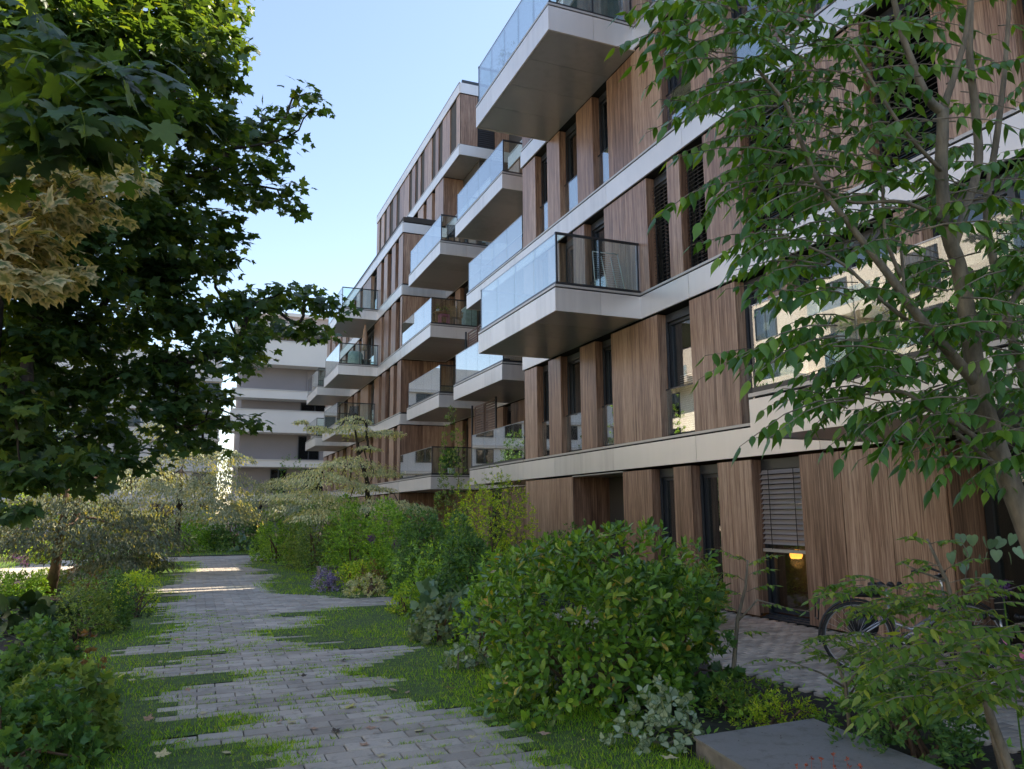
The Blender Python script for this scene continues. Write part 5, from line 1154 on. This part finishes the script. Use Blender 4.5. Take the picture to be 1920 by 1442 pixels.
sapling('sapling', [[(1375,1260,7.0,9),(1383,1160,7.0,7),(1398,1100,7.0,5),(1402,1050,7.0,3)],[(1383,1165,7.0,5),(1420,1125,7.0,4),(1470,1138,7.0,2)]],
  [(1402,1060,1460,1035,7.0),(1400,1080,1450,1062,7.0),(1398,1090,1345,1068,7.0),(1385,1050,1330,1022,7.1),(1400,1110,1455,1092,7.),(1410,1135,1490,1138,6.9),(1390,1150,1340,1130,7.1),(1402,1052,1370,1040,7.2),(1395,1120,1350,1100,7.1),(1384,1180,1340,1190,7),(1384,1190,1430,1180,7),(1402,1060,1430,1045,7.1),(1380,1210,1330,1220,7)], 'fern', .060, 'slender sapling with ferny leaves in front of the half lowered blind', 141, pairs=8)
sp2 = []
rg = np.random.default_rng(55)
def fan_sprays(n, box, d0, d1, L_, dirs=(-.5, .5)):
    o = []
    for _ in range(n):
        x, y = rg.uniform(box[0], box[2]), rg.uniform(box[1], box[3]); d = rg.uniform(d0, d1); s = -1 if rg.random() < .65 else 1
        o.append((x, y, x+s*L_*rg.uniform(.7, 1.2), y+rg.uniform(*dirs)*L_*.5, d))
    return o
sapling('sapling', [[(1880,1440,4.7,16),(1850,1330,4.7,12),(1800,1180,4.8,10),(1775,1090,4.8,8),(1738,1010,4.9,5)],[(1775,1090,4.8,5),(1720,1070,4.8,4),(1690,1055,4.8,2)]],
  [(1745,1020,1690,1000,4.8),(1745,1020,1790,1010,4.9),(1755,1060,1690,1045,4.8),(1760,1060,1700,1075,4.8),(1770,1070,1840,1040,4.8),(1770,1090,1720,1100,4.8),(1775,1120,1720,1130,4.8)]
  +[(1640,1110,1510,1132,4.8),(1700,1105,1560,1110,4.9),(1720,1120,1600,1135,4.8),(1840,1090,1740,1150,4.7),(1870,1095,1790,1130,4.7),(1900,1090,1830,1105,4.7),(1760,1130,1660,1150,4.8),(1800,1120,1700,1100,4.8)]+fan_sprays(46, (1590,1085,1900,1160), 4.6, 5.1, 90), 'fern', .058, 'arching sapling with tiers of ferny leaves in front of the silver bicycle', 142, pairs=9, hero=200)
sapling('sapling', [[(1590,1330,5.6,8),(1586,1290,5.6,7),(1570,1240,5.6,5)],[(1586,1290,5.6,5),(1540,1262,5.6,4),(1480,1240,5.6,2)],[(1588,1285,5.6,5),(1620,1240,5.6,3)]],
  [(1560,1240,1500,1200,5.6),(1565,1235,1520,1228,5.6),(1570,1240,1510,1215,5.6),(1540,1262,1440,1245,5.6),(1500,1245,1400,1232,5.6),(1575,1235,1620,1215,5.6),(1600,1240,1680,1215,5.6)]+fan_sprays(44, (1540,1190,1800,1250), 5.0, 5.8, 80), 'fern', .055, 'low sapling with spreading ferny leaves at the terrace edge', 143, pairs=8)
sapling('sapling', [[(1900,1460,3.6,20),(1860,1350,3.6,16),(1830,1260,3.6,12),(1810,1210,3.6,8)]],
  fan_sprays(84, (1690,1165,1960,1320), 3.4, 4.3, 110, (-.1,.9)), 'fern', .072, 'dense young shrub with drooping ferny leaves at the bottom right corner', 144, pairs=7, hero=250)
B_('bottom_bush', 1620, 1930, 1240, 1450, 2600, .062, L_OVATE, 'deep', 'dark low undergrowth bush at the bottom right behind the slab', 145, low=-.3, fill=.5, hero=0, ryf=.6, back=.9)
B_('bottom_bush', 1560, 1760, 1230, 1360, 1100, .055, L_OVATE, 'mid', 'green leafy undergrowth between the strap leaved plant and the terrace', 146, low=-.3, fill=.5, ryf=.5, back=1.2)
B_('fern', 1320, 1470, 1270, 1345, 900, .05, L_OVATE, 'fern', 'low ferny plant behind the silver leaved mound', 147, low=-.1, fill=.4, ryf=.5, cat='plant')
B_('fern', 1360, 1560, 1300, 1362, 900, .04, L_OVATE, 'gold', 'yellow green creeping plant along the back edge of the concrete slab', 148, low=-.1, fill=.4, ryf=.25, cat='plant')
B_('lobed_plant', 1100, 1185, 1285, 1335, 90, .085, L_MAPLE2, 'mid', 'small plant with pale lobed leaves left of the silver leaved mound', 149, low=-.1, fill=.4, cat='plant', hero=90)
# heart leaved climber hanging at the dark corner
hc = thing('climbing_plant', (*AT(1830,1060,5.0)[:2], 0), 'climber with bluish heart shaped leaves in front of the dark glazed corner', 'plant')
P, D, Nn, S = [], [], [], []; rg = np.random.default_rng(66)
for (x, y) in [(1800,1010),(1822,1012),(1845,1015),(1862,1020),(1880,1018),(1900,1010),(1790,1040),(1812,1035),(1835,1050),(1850,1045),(1806,1065),(1828,1080),(1850,1085),(1812,1098),(1868,1040),(1890,1045),(1780,1045),(1905,1035)]:
    P.append(AT(x, y-10, 5.0+rg.normal()*.1)); D.append(norm(rg.normal(size=3)*.3+np.array([0,0,-1.]))); Nn.append(norm(-AX[2]+rg.normal(size=3)*.5+np.array([0,0,.5]))); S.append(.085)
foliage(hc, L_HEART, M['blue'], P, D, Nn, S, rg, hero=20); MB().tube([AT(1795,1240,5), AT(1806,1120,5), AT(1815,1040,5), AT(1800,1008,5)], [.006,.005,.004,.003], 5).build('stem', M['bark'], hc)
# strap leaved plant
stp = thing('strap_leaved_plant', tuple(GND(1712,1385)[:2])+(0,), 'clump of long arching strap leaves flopping over the back corner of the slab', 'plant')
def strap(P0, dirn, L, w_, rise, mt='strap'):
    k = 12; vs = []; dirn = norm(np.array([dirn[0], dirn[1], 0.])); sd_ = np.cross(dirn, [0,0,1.])
    for i in range(k):
        t_ = i/(k-1); h = rise*math.sin(min(1, t_*1.02)*math.pi*.92)-(.04*t_**2); wd = w_*math.sin(math.pi*min(.98, .12+.86*t_))**.6
        c_ = P0+dirn*L*t_+np.array([0,0,h]); vs += [c_-sd_*wd, c_+np.array([0,0,-.35*wd]), c_+sd_*wd]
    fs = [f for i in range(k-1) for f in ((i*3,i*3+1,i*3+4,i*3+3),(i*3+1,i*3+2,i*3+5,i*3+4))]
    me = MB().add(vs, fs).mesh('leaf', [M[mt]], True); a_ = me.attributes.new("edge", 'FLOAT', 'POINT'); a_.data.foreach_set("value", [1,0,1]*k); return me
g_ = GND(1712,1378)
for dx_, dy_, L_, r_ in ((-.8,-.55,.42,.30),(-.35,-.9,.42,.12),(.9,-.2,.46,.16),(-.6,.3,.30,.34),(.15,.5,.3,.36),(-.95,.05,.50,.20),(.5,-.75,.36,.18),(-.1,.9,.25,.3)):
    link('leaf', strap(g_+np.array([0,0,.02]), (dx_, dy_), L_, .024, r_), stp)
# red saxifrage like flowers in front of the slab
rf = thing('red_flowers', tuple(AT(1560,1500,3.6)[:2])+(0,), 'thin stems with small red flowers rising in front of the concrete slab', 'flowers')
rg = np.random.default_rng(8); sm = MB(); P, D, Nn, S = [], [], [], []
for (x, y) in [(1495,1436),(1510,1436),(1521,1422),(1540,1424),(1563,1416),(1566,1440),(1588,1424),(1593,1438),(1612,1437)]:
    p = AT(x, y, 3.55+rg.normal()*.05); sm.tube([(p[0]+rg.normal()*.03, p[1], 0.0), p], [.0016,.0012], 4)
    for _ in range(7): P.append(p); D.append(norm(rg.normal(size=3)+[0,0,.6])); Nn.append(norm(rg.normal(size=3))); S.append(.016)
foliage(rf, L_DIA, M['redfl'], P, D, Nn, S, rg, name='petal', stuff='petals'); sm.build('stems', M['redfl'], rf)["kind"] = "stuff"
# purple alliums
for k, (x, y, d_, r_, lab) in enumerate([(697,1010,17,.10,'purple allium ball in front of the bright green shrub, left one of the two'),(744,1021,15.5,.10,'purple allium ball in front of the dark arching shrub, right one of the two'),(1300,1121,7.4,.075,'purple allium at the right edge of the glossy foreground shrub'),
   (28,1042,24,.14,'purple allium left of the leaning forked trunk, leftmost of the three'),(43,1047,23,.14,'purple allium left of the leaning forked trunk, middle of the three'),(47,1057,22,.12,'purple allium left of the leaning forked trunk, lowest of the three'),(1880,1105,5.2,.06,'purple allium beside the dark glazed corner at the right edge')]):
    c_ = AT(x, y, d_); t = thing('allium', (c_[0], c_[1], 0), lab, 'flower'); rg = np.random.default_rng(200+k)
    U = rnd_dirs(rg, 260); P = c_+U*r_*rg.uniform(.15, 1, (260,1)); foliage(t, L_DIA, M['allium'], P, U, rnd_dirs(rg, 260), np.full(260, r_*.3), rg, stuff='flower_ball')
    MB().tube([(c_[0]+.02, c_[1], -.02), c_], .006, 5).build('stem', M['mid'], t)
# ---- left bed
B_('geranium_mound', -60, 150, 1195, 1330, 1500, .095, L_MAPLE2, 'deep', 'dark green geranium mound in the left bed beside the shaded hostas', 151, low=-.1, fill=.35, hero=150, ryf=.8)
B_('geranium_mound', -40, 190, 1260, 1420, 1500, .085, L_MAPLE2, 'olive', 'olive green geranium mound with peach tinted leaves at the bottom left', 152, low=-.1, fill=.35, hero=200, ryf=.7)
B_('geranium_mound', -180, 110, 1290, 1480, 1300, .08, L_MAPLE2, 'deep', 'dark geranium mound cut by the bottom left corner', 153, low=-.1, fill=.35, hero=120, ryf=.7)
for k, (l, r, t_, b_, n_, lab) in enumerate([(95,185,1205,1330,200,'peach tinted leaves at the right edge of the left bed'),(-20,120,1320,1420,260,'peach and orange leaves at the bottom left of the bed'),(0,90,1215,1300,150,'peach tinted leaves above the dark geranium mound on the left')]):
    B_('peach_plant', l, r, t_, b_, n_, .05, L_MAPLE2, 'peach', lab, 160+k, low=0., fill=.5, cat='plant', stems=6)
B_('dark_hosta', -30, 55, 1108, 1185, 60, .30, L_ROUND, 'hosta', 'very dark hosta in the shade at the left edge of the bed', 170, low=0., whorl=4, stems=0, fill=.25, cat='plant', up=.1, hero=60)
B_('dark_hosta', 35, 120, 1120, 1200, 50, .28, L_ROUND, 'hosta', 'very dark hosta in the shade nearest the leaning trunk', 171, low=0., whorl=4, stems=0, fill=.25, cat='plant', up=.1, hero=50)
B_('low_shrub', 85, 200, 1085, 1200, 2600, .055, L_OVATE, 'olive', 'fine leaved olive shrub at the foot of the leaning forked trunk', 172, low=-.3, fill=.4)
B_('low_shrub', 165, 240, 1075, 1185, 2200, .055, L_OVATE, 'deep', 'fine leaved dark shrub at the inner edge of the left bed', 173, low=-.3, fill=.4)
B_('low_shrub', 195, 278, 1058, 1150, 2600, .055, L_OVATE, 'gold', 'soft yellow green shrub at the tip of the left bed beside the grass', 174, low=-.3, fill=.35)
B_('barberry_shrub', 115, 185, 1052, 1110, 900, .05, L_OVATE, 'peach', 'brownish red shrub between the trunk and the yellow green shrub', 175, low=-.3, fill=.35)
B_('barberry_shrub', 225, 272, 1110, 1160, 500, .05, L_OVATE, 'hosta', 'small dark purple shrub at the grass edge below the yellow green shrub', 176, low=-.2, fill=.35)
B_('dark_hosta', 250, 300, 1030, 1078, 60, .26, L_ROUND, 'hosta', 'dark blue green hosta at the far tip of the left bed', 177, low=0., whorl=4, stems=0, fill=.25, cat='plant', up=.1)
B_('golden_plant', 45, 95, 1025, 1058, 500, .12, L_DIA, 'gold', 'bright yellow plant lit by the sun beyond the left footpath', 178, low=0., fill=.3, cat='plant')
B_('garden_shrub', -30, 60, 930, 1050, 2600, .11, L_DIA, 'gold', 'yellow green shrub at the far left behind the umbrella shaped tree', 179, low=-.3, fill=.4)
B_('garden_shrub', 90, 200, 960, 1040, 2600, .12, L_DIA, 'mid', 'green shrub beyond the left footpath behind the leaning trunk', 180, low=-.3, fill=.4)
B_('garden_shrub', 200, 300, 965, 1025, 2600, .12, L_DIA, 'deep', 'dark shrub beyond the far lawn left of the hedge', 181, low=-.3, fill=.4)
B_('low_shrub', -40, 60, 1075, 1125, 2200, .08, L_OVATE, 'mid', 'low green plants between the dark hostas and the left footpath', 182, low=-.2, fill=.4)
B_('low_shrub', 40, 110, 1068, 1108, 1600, .08, L_OVATE, 'olive', 'low olive plants left of the foot of the leaning trunk', 183, low=-.2, fill=.4)
B_('low_shrub', 130, 230, 1035, 1085, 2400, .08, L_OVATE, 'deep', 'low dark plants behind the brownish red shrub', 184, low=-.2, fill=.4)
# trees along the opposite building, seen through the leaves
for k, (x, y, h_, r_, mt_, lab) in enumerate([(-14,34,8,3,'deep','dark round tree in front of the cream building, nearest one'),(-15,50,9,3.2,'mid','round green tree in front of the cream building, middle one'),(-9,62,7,2.6,'deep','round tree at the far end of the lawn'),(-13,18,7,2.6,'deep','low dark tree left of the footpath behind the big maple')]):
    shrub('courtyard_tree', (x, y), r_, r_, h_, 5200, .26, L_DIA, M[mt_], lab, 'tree', seed=300+k, low=.25 if False else -.2, stems=0, z0=1.2, fill=.5)
    # ---- ground cover in the beds
rg = np.random.default_rng(91); n = 60000
x = rg.uniform(-7, 8.2, n); y = rg.uniform(3.2, 34, n)
ok = ((x < bedL(y)-.05)&(x > -7)&~((x < -4.0)&(y > 11)))|((x > bedR(y)+.12)&(~((x > 5.4)&(y < 12.5)))&~((y > 13.9)&(y < 15.9)&(x < 4.2)))
ok &= ~((x > 3.1)&(x < 4.45)&(y < 4.85)); ok &= ~((x < -2.6)&(y > 20)&(y < 32)&(x > -6))
cl = np.sin(x*2.1+np.sin(y*1.7)*1.5)+np.sin(y*2.6+x)+rg.normal(size=n)*.7; ok &= cl > -.45
x, y = x[ok], y[ok]; n = len(x)
go = link('ground_cover', leafmesh('ground_cover', L_DIA, np.c_[x, y, rg.uniform(.0, .09, n)], norm(rg.normal(size=(n,3))*np.array([1,1,.3])+np.array([0,0,.25])), norm(rg.normal(size=(n,3))*.4+np.array([0,0,1.])), rg.uniform(.03,.075,n)*(1+.03*y), rg.random(n), M['mid']))
tag(go, 'low leafy ground cover spreading over the dark soil of the planted beds', 'ground cover', kind='stuff')
# hedge mass under the facade of the far wing
for k, (x_, y_, rx2, h_, mt_, lab) in enumerate([(5.3,17.5,1.6,1.5,'mid','broad green shrub behind the tiered dogwood close to the facade'),(6.2,13.5,1.4,1.2,'deep','dark shrub in the middle of the bed in front of the deep porch'),(5.0,23,1.9,1.7,'deep','wide dark shrub in front of the far wing'),(5.2,28.5,2.2,1.8,'mid','wide green shrub in front of the far wing, farthest along the facade'),(6.6,10.2,1.0,1.0,'olive','olive bush between the terrace and the big glossy shrub'),(4.3,13.2,1.0,1.0,'mid','green bush behind the dark arching shrubs')]):
    shrub('garden_shrub', (x_, y_), rx2, rx2*.9, h_, 3800, .085, L_OVATE, M[mt_], lab, 'shrub', seed=400+k, low=-.2, stems=0, fill=.4)
# ---- fallen leaves on the path and the grass
PRL = {}
fl = [(543,1357,0),(650,1327,1),(592,1367,2),(528,1228,3),(570,1270,4),(640,1240,4),(650,1250,4),(707,1290,0),(743,1297,2),(660,1325,0),(696,1365,2),(720,1345,0),(715,1421,0),(432,1414,0),(625,1374,4),(790,1372,0),(520,1356,2),(845,1300,0),
 (245,1285,0),(270,1283,3),(308,1282,2),(233,1272,1),(298,1247,0),(296,1222,2),(308,1184,3),(332,1207,2),(212,1345,0),(170,1385,0),(148,1405,0),(190,1412,2),(184,1430,2),(300,1432,0),(383,1340,0),(335,1402,2),(275,1362,2),(175,1282,3),(363,1265,2),(500,1418,4),(610,1305,4),(885,1392,0),(1050,1350,2),(1022,1385,2),(1255,1436,0),(760,1300,2),(680,1400,2),(1750,1425,4),(940,1330,3),(350,1300,2),(455,1345,4)]
cols = ['pale yellow','yellow','peach brown','light green','dark curled']
for k, (x, y, c_) in enumerate(fl):
    g_ = GND(x, y, .15 if x > 1600 else 0); rg = np.random.default_rng(500+k)
    nm = cols[c_]; key = ('fl', c_)
    if key not in PRL:
        V, T, e = L_MAPLE; V = V.copy(); V[:,2] += .25*V[:,0]**2+.18*V[:,1]**2+.05*np.sin(V[:,0]*7)
        PRL[key] = leafmesh('fallen_leaf', (V, T, e), np.zeros((1,3)), np.array([[0,1.,0]]), np.array([[0,0,1.]]), np.array([1.]), np.array([[.25,.32,.58,.8,.99][c_]]).ravel(), M['leafdry'+str(c_)])
    s = rg.uniform(.05, .085); q = Matrix.Translation(g_+np.array([0,0,.012+(.035 if (x < 360 or x > 820) and x < 1500 else 0)])) @ Matrix.Rotation(rg.uniform(0, 6.28), 4, 'Z') @ Matrix.Rotation(rg.normal()*.25, 4, 'X') @ Matrix.Scale(s, 4)
    o = link('fallen_leaf', PRL[key], None, q)
    side = 'on the concrete slab' if x > 1600 else 'on the grass left of the path' if x < 345 else 'on the grass right of the path' if x > 830 else 'on the paving'
    dist = 'nearest' if y > 1390 else 'mid way' if y > 1290 else 'farther off'
    tag(o, f'{nm} fallen maple leaf lying {side}, {dist}', 'leaf', f'{nm} fallen leaves {side}, {dist}')

# ---- small litter: bud scales, twigs and leaf scraps
rg = np.random.default_rng(123); n = 900
x = rg.uniform(-1.2, 3.2, n); y = 3.8+14*rg.random(n)**1.6
go = link('leaf_litter', leafmesh('leaf_litter', L_DIA, np.c_[x, y, np.full(n, .012)], norm(np.c_[rg.normal(size=(n,2)), rg.normal(size=n)*.1]), norm(np.c_[rg.normal(size=(n,2))*.3, np.ones(n)]), rg.uniform(.008,.026,n), rg.random(n), M['leafdry2']))
tag(go, 'small dry leaf scraps scattered over the paving and grass', 'leaf litter', kind='stuff')
n = 60; x = rg.uniform(3.3, 4.35, n); y = rg.uniform(3.5, 4.75, n)
go = link('leaf_litter', leafmesh('leaf_litter', L_DIA, np.c_[x, y, np.full(n, .136)], norm(np.c_[rg.normal(size=(n,2)), rg.normal(size=n)*.1]), norm(np.c_[rg.normal(size=(n,2))*.3, np.ones(n)]), rg.uniform(.008,.02,n), rg.random(n), M['leafdry4']))
tag(go, 'small dark crumbs and leaf scraps lying on the concrete slab', 'leaf litter', kind='stuff')
